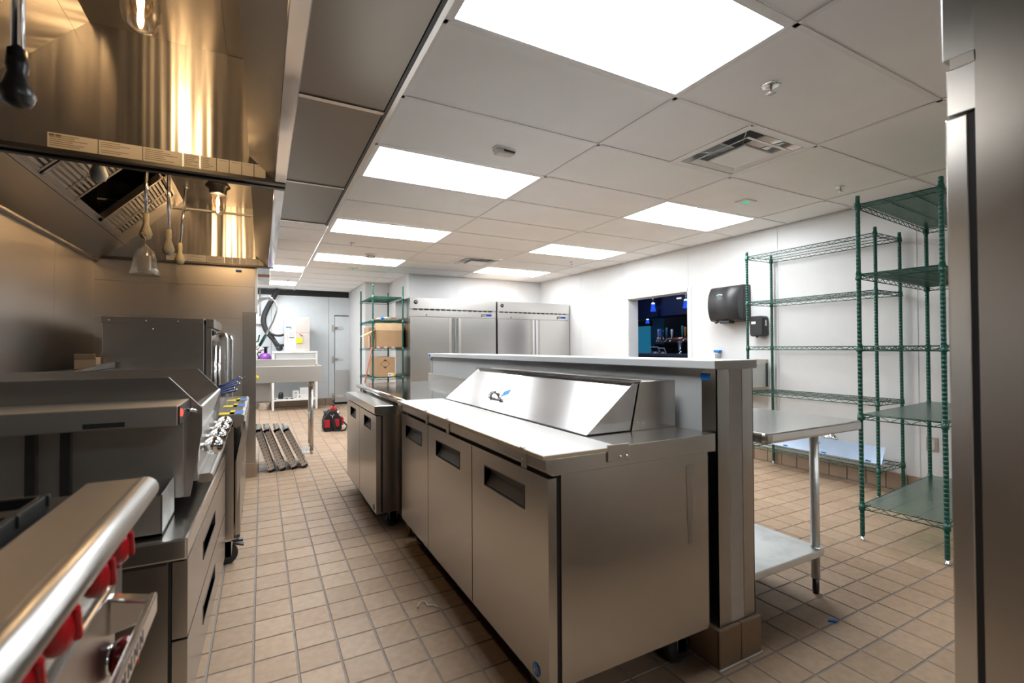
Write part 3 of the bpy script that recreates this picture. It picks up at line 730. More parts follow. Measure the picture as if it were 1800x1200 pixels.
for y in (RY0 + .07, RY1 - .12):
    MB().prism([(-.253, .672), (-.186, .688), (-.183, .722), (-.253, .742)], 'Y', y - .016, y + .016).build('handle_bracket', 'chrome', od, bevel=.005)
mk = MB()
for i, y in enumerate((.82, .86, .90, .94, .98, 1.02)):
    mk.box(-.1832, -.1825, y, y + .006, .694, .716); mk.box(-.1832, -.1825, y + .020, y + .026, .694, .716)
    mk.add([(-.1826, y, .716), (-.1826, y + .006, .716), (-.1826, y + .026, .694), (-.1826, y + .020, .694)], [(0, 1, 2, 3)])
mk.build('engraved_mark', 'ink', od)
for y in (.40, .70, 1.04):
    for x in (-.49, -.83):
        g_ = MB()
        for a in (-.12, 0, .12): g_.box(x - .15, x + .15, y + a - .006, y + a + .006, .925, .945)
        for a in (-.14, .14): g_.box(x + a - .006, x + a + .006, y - .135, y + .135, .915, .945)
        gr = g_.build('grate', 'cast_iron', t, bevel=.003)
        MB().lathe([(.045, 0), (.05, .01), (.03, .018)], (x, y, .912), 16).build('burner', 'cast_iron', gr)
for y in (RY0 + .1, RY1 - .1):
    for x in (-1.05, -.35): MB().lathe([(.022, 0), (.022, .02), (.02, .15)], (x, y, 0), 12).build('leg', 'steel_dull', t)
MB().box(-1.16, -1.12, RY0, RY1, .3, 1.07).build('back_guard', 'steel', t, bevel=.004)

# ---- refrigerated chef base with two wide drawers, turned a little
t = thing('chef_base', 'low refrigerated chef base with two wide drawers', 'chef base', (-.18, 2.31, 0), -.022)
def LB(*a): return B(*a)
L2 = .60
B(-.80, -.045, -L2, L2, .115, .585).build('body', 'steel', t, local=True)
B(-.83, 0.0, -L2 - .01, L2 + .01, .585, .648).build('top', 'steel_top', t, bevel=.006, local=True)
MB().box(-.80, -.0, L2 - .02, L2 + .01, .645, .654).build('top_rim', 'steel', t, local=True)
B(-.048, -.040, -L2 - .002, L2 + .002, .12, .58).build('gasket', 'black', t, local=True)
B(-.80, -.05, -L2 - .003, -L2, .575, .585).build('gasket', 'black', t, local=True)
for (z0, z1) in ((.352, .578), (.118, .345)):
    pz0, pz1, py0, py1 = z1 - .13, z1 - .075, -.25, .12
    d = MB()
    for (ya, yb, za, zb) in ((-L2, py0, z0, z1), (py1, L2, z0, z1), (py0, py1, z0, pz0), (py0, py1, pz1, z1)): d.box(-.038, 0, ya, yb, za, zb)
    dr = d.build('drawer', 'steel', t, local=True)
    hp = MB().box(-.038, -.030, py0, py1, pz0, pz1)
    for (ya, yb, za, zb) in ((py0 - .006, py0, pz0 - .006, pz1 + .006), (py1, py1 + .006, pz0 - .006, pz1 + .006), (py0, py1, pz0 - .006, pz0), (py0, py1, pz1, pz1 + .006)): hp.box(-.034, .0015, ya, yb, za, zb)
    hp.build('handle', 'pocket_dark', dr, local=True)
for y in (-L2 + .12, L2 - .12):
    for x in (-.70, -.10):
        MB().lathe([(.045, -.016), (.05, -.01), (.05, .01), (.045, .016)], (x, y, .05), 18, 'Y').build('caster_wheel', 'black_rubber', t, local=True)
        B(x - .03, x + .03, y - .03, y + .03, .09, .116).build('caster_bracket', 'chrome', t, local=True)

# ---- countertop griddle on the chef base
t = thing('countertop_griddle', 'countertop griddle with tall splash guards and chrome ball knobs', 'griddle', (-.55, 2.42, .648))
GY0, GY1 = 2.02, 2.86
B(-1.0, -.235, GY0, GY1, .70, .94).build('body', 'steel', t, bevel=.003)
B(-1.0, -.26, GY0 + .01, GY1 - .01, .938, .965).build('griddle_plate', 'steel_top', t)
def guard(y, name):
    MB().prism([(-1.02, .69), (-.222, .69), (-.187, .915), (-.187, 1.0), (-.285, 1.112), (-1.02, 1.112)], 'Y', y - .006, y + .006).build(name, 'steel', t)
guard(GY0, 'splash_guard'); guard(GY1, 'splash_guard')
B(-1.03, -1.015, GY0, GY1, .69, 1.112).build('splash_back', 'steel', t)
MB().prism([(-.262, .962), (-.192, 1.008), (-.185, 1.004), (-.215, .90), (-.235, .90)], 'Y', GY0 + .006, GY1 - .006).build('grease_trough', 'galvanised', t)
MB().prism([(-.235, .74), (-.20, .74), (-.205, .90), (-.235, .90)], 'Y', GY0 + .006, GY1 - .006).build('control_panel', 'steel_dull', t)
for y in (2.12, 2.33, 2.54, 2.74):
    MB().cyl((-.205, y, .845), (-.18, y, .845), .012).ball((-.160, y, .845), .034).build('knob', 'chrome', t)
MB().prism(rrect(-.205, -.155, .725, .757, .014), 'Y', GY0 + .03, GY1 - .1).build('drip_tray', 'steel_top', t)
B(-.2, -.199, 2.035, 2.085, .80, .86).build('rating_plate', 'label_paper', t)
for x in (-.95, -.30):
    for y in (GY0 + .06, GY1 - .06): MB().lathe([(.02, 0), (.02, .055)], (x, y, .648), 12).build('leg', 'black_rubber', t)
cb = B(-1.0, -.226, 1.765, 2.012, .975, 1.036).build('control_box', 'steel_dull', t, bevel=.004)
B(-.2262, -.222, 1.768, 2.01, .978, 1.033).build('box_end', 'black_plastic', cb)
MB().lathe([(.012, 0), (.012, .004), (.005, .006)], (-.222, 1.79, 1.012), 14, 'X').build('pilot_light', 'pilot_red', cb)
MB().cyl((-.222, 1.93, 1.005), (-.205, 1.93, 1.003), .006).cyl((-.207, 1.93, 1.005), (-.195, 1.945, .995), .005).build('toggle_switch', 'chrome', cb)
B(-.45, -.355, 1.7635, 1.766, .982, .996).build('vent_slot', 'black', cb)
B(-1.0, -.24, 1.98, 2.012, .70, .975).build('side_skirt', 'steel_dull', t)
for x in (-.62, -.54): B(x - .012, x + .012, 1.955, 1.98, .66, .975).build('side_strut', 'dark_metal', t)
MB().prism(rrect(-1.16, -1.03, .9, 1.135, .02), 'Y', 2.05, 2.93).build('flue_riser', 'steel', t)
# open steel catch box
t = thing('grease_box', 'small open steel grease box on the chef base', 'box', (-.34, 1.88, .65))
x0, x1, y0, y1, z0, z1 = -.44, -.262, 1.75, 1.975, .652, .77
MB().box(x0, x1, y0, y1, z0, z0 + .006).box(x0, x0 + .004, y0, y1, z0, z1).box(x0, x1, y1 - .004, y1, z0, z1).box(x0, x1, y0, y0 + .004, z0, z1).build('bin', 'steel_dull', t)
B(x1 - .004, x1, y0, y1, z0, z1 + .004).build('front', 'galvanised', t, bevel=.001)
B(x0 + .004, x1 - .004, y0 + .004, y1 - .004, z0 + .05, z0 + .06).build('liner', 'black', t)

# ---- three fryers
def fryer(k):
    y0, y1 = 3.07 + k * .395, 3.07 + k * .395 + .388
    lab = ['deep fryer beside the chef base with yellow and blue sticker', 'deep fryer between two others with yellow and blue sticker', 'deep fryer beside the convection oven with yellow and blue sticker'][k]
    t = thing('deep_fryer', lab, 'fryer', (-.5, (y0 + y1) / 2, 0), group='three fryers in a row')
    B(-.90, -.135, y0, y1, .15, .80).build('cabinet', 'steel', t, bevel=.003)
    MB().prism([(-.90, .775), (-.135, .775), (-.122, .765), (-.085, .80), (-.085, .835), (-.10, .842), (-.90, .842)], 'Y', y0, y1).build('top', 'steel', t)
    MB().prism([(-.122, .60), (-.085, .80), (-.078, .80), (-.09, .60), (-.118, .35)], 'Y', y0 + .01, y1 - .01).build('front_apron', 'chrome', t)
    B(-.83, -.30, y0 + .03, y1 - .03, .842, .846).build('fry_tank', 'black', t)
    B(-.215, -.135, y0 + .03, y0 + .06, .8425, .8432).add(*(lambda q: (q.v, q.f))(B(-.16, -.137, y0 + .03, y1 - .16, .8425, .8432))).add(*(lambda q: (q.v, q.f))(B(-.215, -.137, y0 + .06, y0 + .13, .8425, .8432))).build('warning_sticker', 'label_yellow', t)
    B(-.133, -.093, y0 + .03, y0 + .19, .8425, .8433).build('info_sticker', 'label_blue', t)
    dr = B(-.13, -.105, y0 + .012, y1 - .012, .165, .585).build('door', 'steel', t, bevel=.003)
    B(-.106, -.102, y0 + .14, y0 + .24, .50, .54).build('handle', 'black_plastic', dr)
    B(-1.15, -.90, y0 + .01, y1 - .01, .5, 1.08).build('flue', 'steel', t, bevel=.003)
    for q in range(3): B(-1.12 + q * .075, -1.06 + q * .075, y0 + .03, y1 - .03, 1.079, 1.082).build('flue_slot', 'black', t)
    for x in (-.82, -.17):
        for y in (y0 + .055, y1 - .055): caster(t, x, y, .15, lock=(x > -.5 and y < y0 + .1 and k == 0), r=.055)
    for s in (0, 1):
        yy = y0 + .10 + s * .18
        ba = thing('fryer_basket', 'blue-handled fry basket in the ' + ['fryer next to the chef base', 'middle fryer', 'fryer next to the oven'][k] + [', chef base side', ', oven side'][s], 'basket', (-.5, yy, .85), group='fry baskets in the fryers')
        MB().tube([(-.70, yy - .07, .925), (-.36, yy - .07, .925), (-.36, yy + .07, .925), (-.70, yy + .07, .925)], .004, 6, closed=True).build('rim', 'chrome', ba)
        wi = MB()
        for q in range(8): wi.tube([(-.68 + q * .043, yy - .07, .925), (-.68 + q * .043, yy - .06, .852), (-.68 + q * .043, yy + .06, .852), (-.68 + q * .043, yy + .07, .925)], .0015, 4)
        wi.build('wires', 'chrome', ba)
        MB().tube([(-.36, yy, .925), (-.25, yy, .940), (-.13 - .02 * s, yy, .972 + .012 * k)], [.005, .0075, .007], 10).build('handle', 'blue_plastic', ba)
        MB().ball((-.128 - .02 * s, yy, .973 + .012 * k), .007).build('handle_tip', 'chrome', ba)
for k in range(3): fryer(k)
MB_ = MB().prism([(3.35, 1.085), (4.2, 1.085), (4.2, 1.125), (3.9, 1.118)], 'X', -.93, -.90)
tag(MB_.build('splash_sheet', 'steel_top'), 'loose bent steel sheet standing on the fryer flues', 'sheet')

# ---- convection oven
t = thing('convection_oven', 'tall steel convection oven with long tubular door handles', 'oven', (-.65, 4.68, 0))
OY0, OY1 = 4.26, 5.06
B(-.985, -.385, OY0, OY1, .62, 1.435).build('body', 'steel_v', t, bevel=.003)
MB().box(-.99, -.385, OY0 - .004, OY1, 1.40, 1.442).build('top_trim', 'steel', t, bevel=.002)
for x in (-.95, -.74, -.55): MB().lathe([(.006, 0), (.006, -.004), (.002, -.006)], (x, OY0 - .004, 1.42), 10, 'Y').build('screw', 'chrome', t)
MB().lathe([(.006, 0), (.006, -.004), (.002, -.006)], (-.70, OY0, 1.36), 10, 'Y').build('screw', 'chrome', t)
B(-.385, -.374, OY0 + .004, OY1, .66, 1.395).build('door_gasket', 'black', t)
B(-.374, -.320, OY0, OY1, 1.375, 1.442).build('header', 'steel', t, bevel=.003)
for (ya, yb, yh, lab) in ((OY0, 4.655, 4.30, 'a'), (4.665, OY1, 5.02, 'b')):
    d = B(-.374, -.335, ya, yb, .66, 1.37).build('door', 'steel_v', t, bevel=.003)
    B(-.336, -.332, ya + .07, yb - .07, .85, 1.28).build('door_window', 'black_plastic', d)
    for q in (0, 1): MB().cyl((-.322, ya + .085 + q * .06, .70), (-.322, ya + .085 + q * .06, 1.24), .009).build('window_bar', 'chrome', d)
    MB().tube([(-.335, yh, 1.335), (-.28, yh, 1.335), (-.25, yh, 1.325), (-.24, yh, 1.30), (-.24, yh, .76), (-.25, yh, .735), (-.335, yh, .73)], .0125, 12).build('handle', 'chrome', d)
    B(-.336, -.322, yh - .02, yh + .02, 1.315, 1.355).build('handle_clamp', 'black_plastic', d)
B(-.96, -.38, OY0 + .02, OY1 - .02, .10, .60).build('stand_cabinet', 'steel', t)
B(-.96, -.36, OY0 + .01, OY1 - .01, .595, .622).build('stand_shelf', 'steel', t)
for x in (-.93, -.40):
    for y in (OY0 + .05, OY1 - .05): MB().lathe([(.022, 0), (.022, .11)], (x, y, 0), 12).build('leg', 'steel_dull', t)
t = thing('small_carton', 'small open cardboard carton on the fryer flue by the oven', 'carton', (-1.04, 4.20, 1.082))
MB().box(-1.10, -.985, 4.13, 4.23, 1.082, 1.16).build('carton_body', 'cardboard', t, bevel=.002)
MB().obox((-1.04, 4.12, 1.165), (.055, .002, .02), Matrix.Rotation(.5, 3, 'X')).build('flap', 'cardboard_in', t)
tag(MB().prism([(-.96, 1.442), (-.90, 1.442), (-.905, 1.452), (-.955, 1.475)], 'Y', 4.45, 4.47).build('paper_scrap', 'cardboard_pale'), 'small folded paper scrap on top of the convection oven', 'paper')
#PART5
# ================================================================== CENTRE LINE
def pocket_door(parent, x, y0, y1, z0, z1, ph, th=.03, mat='steel', name='door'):
    py0, py1, pz0, pz1 = ph; d = MB()
    for (ya, yb, za, zb) in ((y0, py0, z0, z1), (py1, y1, z0, z1), (py0, py1, z0, pz0), (py0, py1, pz1, z1)): d.box(x, x + th, ya, yb, za, zb)
    o = d.build(name, mat, parent)
    e = .005; r = MB()
    for (ya, yb, za, zb) in ((py0 - e, py0, pz0 - e, pz1 + e), (py1, py1 + e, pz0 - e, pz1 + e), (py0, py1, pz0 - e, pz0), (py0, py1, pz1, pz1 + e)): r.box(x - .0015, x + .028, ya, yb, za, zb)
    r.add([(x + .004, py0, pz0), (x + .004, py1, pz0), (x + .027, py1, pz0 + (pz1 - pz0) * .55), (x + .027, py0, pz0 + (pz1 - pz0) * .55), (x + .027, py1, pz1), (x + .027, py0, pz1)], [(0, 1, 2, 3), (3, 2, 4, 5)])
    r.build('handle', 'pocket_dark', o)
    return o
def logo_disc(parent, c, r, axis):
    # blue round emblem with a white letter-like penguin mark
    if axis == 'NX':
        d = MB().lathe([(r, 0), (r, -.002), (r * .9, -.003)], c, 20, 'X').build('emblem', 'label_blue', parent)
        rot = FACE_NX; p = (c[0] - .0034, c[1], c[2])
    else:
        d = MB().lathe([(r, 0), (r, .002), (r * .9, .003)], (c[0], c[1], c[2]), 20, 'Y').build('emblem', 'label_blue', parent)
        for v in d.data.vertices: pass
        rot = FACE_NY; p = (c[0], c[1] - .0034, c[2])
    text('H', r * 1.35, 'paper_white', d, p, rot, 'emblem_letter')
    return d

# ---- sandwich prep table
t = thing('prep_table', 'three-door steel sandwich prep table with white cutting board', 'prep table', (1.14, 2.08, 0))
PXF, PY0, PY1 = .775, 1.227, 2.93
B(.825, 1.488, PY0 + .004, PY1, .155, .812).build('body', 'steel', t)
B(.805, .826, PY0 + .012, PY1 - .004, .16, .81).build('gasket', 'black', t)
B(.815, 1.49, PY0 + .012, PY1 - .004, .808, .822).build('top_gap', 'black', t)
B(1.488, 1.50, PY0 + .01, PY1, .16, .80).build('back_panel', 'black', t)
pocket_door(t, PXF, PY0, 1.815, .155, .806, (1.379, 1.691, .676, .746))
pocket_door(t, PXF, 1.822, 2.403, .155, .806, (1.962, 2.272, .676, .746))
d3 = pocket_door(t, PXF, 2.41, PY1, .155, .806, (2.525, 2.835, .676, .746))
logo_disc(t, (PXF - .0005, 1.303, .186), .021, 'NX')
tp = MB().prism([(.752, .836), (.776, .820), (1.50, .820), (1.50, .885), (1.02, .885), (1.02, .872), (.752, .872)], 'Y', PY0 - .022, PY1).build('top', 'steel', t, bevel=.002)
bd = MB().box(.743, 1.035, PY0 - .026, PY1 - .01, .8725, .886).build('cutting_board', 'cutting_board', t, bevel=.003)
MB().box(.7415, .7432, PY0 - .0275, PY1 - .01, .8735, .8845).box(.743, 1.0, PY0 - .0275, PY0 - .0258, .8735, .8845).build('board_edge', 'board_edge', bd)
for y in (1.345, 2.05, 2.36, PY1 - .06):
    MB().box(.7485, .7525, y - .028, y + .004, .822, .884).box(.742, .7525, y - .02, y, .884, .8885).build('board_clip', 'steel', t)
    MB().lathe([(.0035, 0), (.0035, -.003), (.001, -.004)], (.7485, y - .01, .85), 8, 'X').build('clip_screw', 'chrome', t)
MB().box(.985, 1.075, PY0 - .028, PY0 - .021, .838, .893).build('side_bracket', 'steel', t, bevel=.002)
for x in (1.035, 1.062): MB().lathe([(.005, 0), (.005, -.004), (.002, -.006)], (x, PY0 - .028, .852), 10, 'Y').build('bracket_screw', 'chrome', t)
# lid housing
LY0, LY1 = 1.392, 2.875
hs = MB().prism([(1.26, .885), (1.495, .885), (1.495, 1.075), (1.305, 1.075)], 'Y', LY0, LY1).build('lid_housing', 'steel', t, bevel=.002)
ld = MB().prism([(1.045, .889), (1.252, .889), (1.295, 1.068), (1.27, 1.071)], 'Y', LY0, LY1).build('lid', 'steel_lid', t, bevel=.002)
MB().box(1.255, 1.31, LY0 - .001, LY1, 1.0725, 1.079).build('lid_hinge', 'chrome', ld)
B(1.04, 1.06, LY0, LY1, .885, .889).build('lid_seal', 'black', ld)
# bow handle on the lid and a scrap of tape
dl = Vector((1.27 - 1.045, 0, 1.071 - .889)).normalized(); nl = Vector((-dl.z, 0, dl.x))
hc = Vector((1.045, 0, .889)) + dl * .085; hy = 2.27
pts = []
for i in range(11):
    a = PI * i / 10; off = .030 * math.sin(a); side = -.062 * math.cos(a)
    p = hc + nl * (off + .001) + dl * (.022 * math.sin(a) - .01); pts.append((p.x, hy + side, p.z))
MB().tube(pts, [.012, .011, .010, .010, .010, .010, .010, .010, .010, .011, .012], 10).build('handle', 'chrome', ld)
p = hc + dl * .045 + nl * .001
tp_ = MB().obox((p.x, hy - .045, p.z), (.020, .026, .0008), Matrix((dl, Vector((0, 1, 0)), nl)).transposed() @ Matrix.Rotation(.5, 3, 'Z')); tp_.build('tape_scrap', 'tape_blue', ld)
MB().lathe([(.004, 0), (.004, -.003)], (1.29, LY0, .915), 8, 'Y').build('lid_screw', 'chrome', hs); MB().lathe([(.004, 0), (.004, -.003)], (1.32, LY0, .912), 8, 'Y').build('lid_screw', 'chrome', hs)
for x, y in ((.90, PY1 - .08), (1.42, PY0 + .10), (.90, PY0 + .22), (1.40, PY1 - .12)): caster(t, x, y, .155, r=.058)
plain('stain', (0.34, 0.315, 0.285), 0.40, metal=1.0)
st_ = MB().prism([(1.372, .775), (1.41, .78), (1.405, .70), (1.408, .60), (1.395, .545), (1.398, .50), (1.385, .49), (1.38, .55), (1.376, .64)], 'Y', PY0 + .0025, PY0 + .0045)
st_.build('adhesive_stain', 'stain', t)

# ---- worktop table behind it
t = thing('worktop_table', 'shiny steel work table with low backsplash against half wall', 'table', (1.15, 3.8, 0))
TY0, TY1 = 2.965, 4.60
B(.80, 1.495, TY0, TY1, .846, .882).build('table_top', 'steel_polish', t)
MB().tube([(.803, TY0, .864), (.803, TY1, .864)], .019, 16).build('rolled_edge', 'steel_top', t)
MB().box(1.485, 1.518, TY0, TY1, .846, .962).build('backsplash', 'steel', t, bevel=.003)
for x in (.85, 1.45):
    for y in (3.02, TY1 - .06): MB().lathe([(.012, 0), (.012, .05), (.02, .06), (.02, .846)], (x, y, 0), 12).build('leg', 'steel_dull', t)

# ---- undercounter refrigerator below it
t = thing('undercounter_fridge', 'two-door undercounter refrigerator pushed under the work table', 'refrigerator', (1.0, 3.75, 0))
UX, UY0, UY1 = .665, 3.155, 4.335
B(UX + .045, 1.33, UY0 + .004, UY1, .125, .765).build('body', 'steel', t)
B(UX + .028, UX + .046, UY0 + .012, UY1 - .004, .13, .765).build('gasket', 'black', t)
MB().prism([(UX - .012, .780), (UX + .04, .766), (1.34, .766), (1.34, .832), (UX - .012, .832)], 'Y', UY0 - .008, UY1 + .005).build('top', 'steel_top', t, bevel=.004)
pocket_door(t, UX, UY0, 3.742, .125, .765, (3.33, 3.56, .655, .725))
pocket_door(t, UX, 3.75, UY1, .125, .765, (3.92, 4.15, .655, .725))
logo_disc(t, (UX - .0005, UY0 + .07, .155), .018, 'NX')
for x, y in ((UX + .13, UY0 + .10), (1.25, UY0 + .10), (UX + .13, UY1 - .1), (1.25, UY1 - .1)): caster(t, x, y, .125, r=.045)

# ================================================================== TALL REFRIGERATORS
def tall_fridge(W, D, label, M, group=None, feat=None):
    t = thing('tall_refrigerator', label, 'refrigerator', (0, 0, 0), 0, group)
    def L(mb, n, m, p=t, **k): return mb.build(n, m, p, local=True, **k)
    H, dz, sz = 1.958, 1.676, 1.785
    L(B(0, W, .05, D, .14, H), 'body', 'steel_v')
    L(B(.004, W - .004, .038, .051, .16, dz), 'gasket', 'black')
    L(B(0, W, 0, .052, sz + .012, H), 'header_panel', 'steel_b', bevel=.002)
    L(B(0, W, .006, .052, dz + .004, sz - .010), 'header_panel', 'steel_b', bevel=.002)
    L(B(0, W, .012, .052, sz - .010, sz + .012), 'vent_rail', 'steel')
    n = 15
    for k in range(n):
        x = .045 + k * (W - .09) / n
        L(B(x, x + (W - .09) / n * .74, .009, .0125, sz - .008, sz + .010), 'vent_slot', 'black')
    mid = W / 2
    for (a, b_) in ((.003, mid - .003), (mid + .003, W - .003)):
        d = L(B(a, b_, .002, .038, .165, dz), 'door', 'steel_b', bevel=.003)
        hx = (b_ - .05, b_ - .012) if a < mid - .01 and b_ < mid + .01 else (a + .012, a + .05)
        L(B(hx[0], hx[1], -.004, .003, .40, dz - .005), 'handle', 'chrome', d, bevel=.003)
        gx = (hx[0] - .045, hx[0] - .004) if a < .1 else (hx[1] + .004, hx[1] + .045)
        L(B(gx[0], gx[1], -.001, .004, .40, dz - .005), 'handle_recess', 'steel_dull', d)
        cx = (a + b_) / 2 + (.10 if a > .1 else -.1)
        L(MB().lathe([(.009, 0), (.009, -.003)], (cx, .006, dz + .028), 12, 'Y'), 'lock', 'dark_metal')
    L(B(W - .255, W - .16, .003, .007, dz + .035, dz + .066), 'display', 'black_plastic')
    L(B(W - .155, W - .08, .003, .007, dz + .035, dz + .066), 'display_screen', 'display_blue')
    L(B(W - .25, W - .17, .002, .0035, dz + .046, dz + .054), 'display_text', 'galvanised')
    e = L(MB().lathe([(.030, .0), (.030, .002), (.027, .004)], (.085, 0, H - .068), 20, 'Y'), 'emblem', 'label_blue')
    tx = text('H', .042, 'paper_white', e, (.085, -.0045, H - .068), FACE_NY, 'emblem_letter')
    for x in (.08, W - .08):
        for y in (.12, D - .1): caster_local(t, x, y, .14)
    t.matrix_basis = M
    return t
def caster_local(t, x, y, h, r=.055):
    MB().box(x - .04, x + .04, y - .04, y + .04, h - .008, h).box(x - .02, x + .02, y - .026, y - .020, r * .8, h).box(x - .02, x + .02, y + .020, y + .026, r * .8, h).build('caster_bracket', 'chrome', t, local=True)
    MB().lathe([(.012, -.018), (r - .006, -.018), (r, -.010), (r, .010), (r - .006, .018), (.012, .018)], (x, y, r), 18, 'Y').build('caster_wheel', 'black_rubber', t, local=True)
f1 = tall_fridge(1.392, .84, 'two-door tall steel refrigerator beside the shelf of cartons', TR(1.91, 6.75), 'tall refrigerators')
f2 = tall_fridge(1.392, .84, 'two-door tall steel refrigerator in the white wall corner', TR(3.328, 6.75), 'tall refrigerators')
f3 = tall_fridge(1.392, .84, 'tall steel refrigerator with its side towards the half wall end', TR(1.25 + 1.392, .438, 0, PI), 'tall refrigerators')
tag(MB().box(2.4, 2.43, 7.0, 7.2, 1.958, 1.985).prism([(2.36, 1.958), (2.46, 1.958), (2.45, 1.975), (2.40, 1.99)], 'Y', 6.98, 7.05).build('packing_foam', 'white_plastic'), 'bit of packing foam on top of a tall refrigerator', 'foam')
tag(B(3.36, 4.4, 7.1, 7.5, 1.958, 1.985).build('flat_carton', 'cardboard_pale', bevel=.003), 'flat carton sheet lying on top of refrigerator in the corner', 'carton')

# ================================================================== WIRE RACKS
def wire_rack(label, W, D, zs, H, M, liners=(), group='green wire shelving units'):
    t = thing('wire_rack', label, 'shelf', (0, 0, 0), 0, group)
    pm = MB(); prof = [(.0127, .03)]; z = .04
    while z < H - .03:
        prof += [(.0127, z), (.0113, z + .001), (.0113, z + .003), (.0127, z + .004)]; z += .0254
    prof += [(.0127, H - .004), (.009, H)]
    pm.lathe(prof, (0, 0, 0), 10)
    first = None
    for x in (0, W):
        for y in (0, D):
            if first is None: o = first = pm.build('post', 'green_epoxy', t, local=True)
            else: o = first.copy(); COL.objects.link(o); o.parent = t
            o.location = (x, y, 0)
            f = MB().lathe([(.014, 0), (.014, .008), (.008, .012), (.008, .032)], (x, y, 0), 10).build('levelling_foot', 'chrome', t, local=True)
    sm = MB()
    def truss(p, q):
        p, q = Vector(p), Vector(q); L = (q - p).length; d = (q - p) / L; n = max(4, int(L / .045))
        dn = Vector((0, 0, -.028))
        sm.tube([p, q], .0034, 6); sm.tube([p + dn, q + dn], .0034, 6)
        zig = [p + d * (L * i / n) + (dn if i % 2 else Vector()) for i in range(n + 1)]
        for a, b_ in zip(zig[:-1], zig[1:]): sm.tube([a, b_], .0022, 5, caps=False)
    truss((0, 0, 0), (W, 0, 0)); truss((0, D, 0), (W, D, 0)); truss((0, 0, 0), (0, D, 0)); truss((W, 0, 0), (W, D, 0))
    k = .025
    while k < W: sm.tube([(k, 0, .002), (k, D, .002)], .0012, 5, caps=False); k += .0254
    for q in (1 / 3, 2 / 3): sm.tube([(0, D * q, -.002), (W, D * q, -.002)], .0028, 6)
    for x in (0, W):
        for y in (0, D): sm.lathe([(.0185, -.034), (.0185, -.026), (.0155, .010)], (x, y, 0), 12)
    first = None
    for i, z in enumerate(zs):
        if first is None: o = first = sm.build('shelf', 'green_epoxy', t, local=True)
        else: o = first.copy(); COL.objects.link(o); o.parent = t
        o.location = (0, 0, z)
        if i in liners: B(.01, W - .01, .01, D - .01, z + .004, z + .0055).build('shelf_liner', 'liner', t, local=True)
    t.matrix_basis = M
    return t
rk_wall = wire_rack('green wire rack along the white wall beside black dispensers', 1.12, .39, (2.11, 1.655, 1.208, .765, .238), 2.157, TR(4.69, 1.94, 0, PI / 2))
rk_near = wire_rack('green wire rack with lined shelves standing beside the tall refrigerator', 1.195, .402, (2.10, 1.66, 1.209, .781, .222), 2.155, TR(3.348, 1.187, 0, .087), liners=(0, 1, 3, 4))
rk_far = wire_rack('green wire rack holding cardboard cartons', .93, .44, (1.975, 1.625, 1.215, .785, .2), 2.145, TR(1.87, 7.0, 0, PI / 2), liners=(0,))

# cartons on the far rack
def carton(name, label, x0, x1, y0, y1, z0, z1, mat, flaps=False):
    t = thing(name, label, 'carton', ((x0 + x1) / 2, (y0 + y1) / 2, z0))
    w = .006
    if flaps: MB().box(x0, x1, y0, y1, z0, z0 + w).box(x0, x0 + w, y0, y1, z0, z1).box(x1 - w, x1, y0, y1, z0, z1).box(x0, x1, y0, y0 + w, z0, z1).box(x0, x1, y1 - w, y1, z0, z1).build('carton_body', mat, t)
    else: B(x0, x1, y0, y1, z0, z1).build('carton_body', mat, t, bevel=.004)
    return t
t = carton('open_carton', 'large open cardboard carton with raised flaps on the wire rack', 1.475, 1.893, 7.02, 7.35, 1.222, 1.48, 'cardboard', True)
MB().quad((1.475, 7.02, 1.48), (1.893, 7.02, 1.48), (1.885, 7.06, 1.59), (1.475, 7.06, 1.59)).build('flap', 'cardboard_in', t)
MB().quad((1.475, 7.05, 1.48), (1.475, 7.34, 1.48), (1.30, 7.34, 1.39), (1.30, 7.05, 1.39)).build('flap', 'cardboard_in', t)
MB().quad((1.893, 7.03, 1.48), (1.893, 7.35, 1.48), (1.908, 7.35, 1.59), (1.908, 7.03, 1.59)).build('flap', 'cardboard_in', t)
for k in range(5): B(1.49 + k * .055, 1.53 + k * .055, 7.017, 7.02, 1.224, 1.236).build('tape_piece', 'paper_white' if k % 2 == 0 else 'red_orange', t)
t = carton('stacked_carton', 'pale cardboard carton with teal label behind open flap', 1.46, 1.66, 7.45, 7.83, 1.222, 1.54, 'cardboard')
B(1.49, 1.57, 7.447, 7.45, 1.224, 1.33).build('teal_label', 'label_teal', t)
carton('narrow_carton', 'narrow pale carton squeezed beside the large open carton', 1.455, 1.56, 7.36, 7.44, 1.222, 1.40, 'cardboard_pale')
carton('narrow_carton', 'tall white packing sheets standing behind the open carton flap', 1.57, 1.66, 7.37, 7.43, 1.222, 1.51, 'paper_white')
t = carton('marked_carton', 'cardboard carton printed with black diamond symbol and white label', 1.487, 1.757, 7.012, 7.55, .792, 1.085, 'cardboard')
yq = 7.011; cx, cz, s = 1.61, .985, .068
dm = MB(); o4 = [(cx, cz + s), (cx + s, cz), (cx, cz - s), (cx - s, cz)]
for i in range(4):
    a, b_ = Vector((o4[i][0], yq, o4[i][1])), Vector((o4[(i + 1) % 4][0], yq, o4[(i + 1) % 4][1])); dm.tube([a, b_], .0018, 4)
dm.prism([(cx, cz + s), (cx + .03, cz + s - .03), (cx - .03, cz + s - .03)], 'Y', yq - .001, yq); dm.prism([(cx, cz - s), (cx - .03, cz - s + .03), (cx + .03, cz - s + .03)], 'Y', yq - .001, yq)
dm.build('diamond_mark', 'ink', t)
B(1.65, 1.72, yq - .001, yq, .80, .85).build('shipping_label', 'paper_white', t); B(1.72, 1.745, yq - .001, yq, .80, .85).build('shipping_label', 'label_yellow', t)
bars = MB()
for k in range(6): bars.box(1.66 + k * .007, 1.664 + k * .007, yq - .0016, yq - .001, .815, .835)
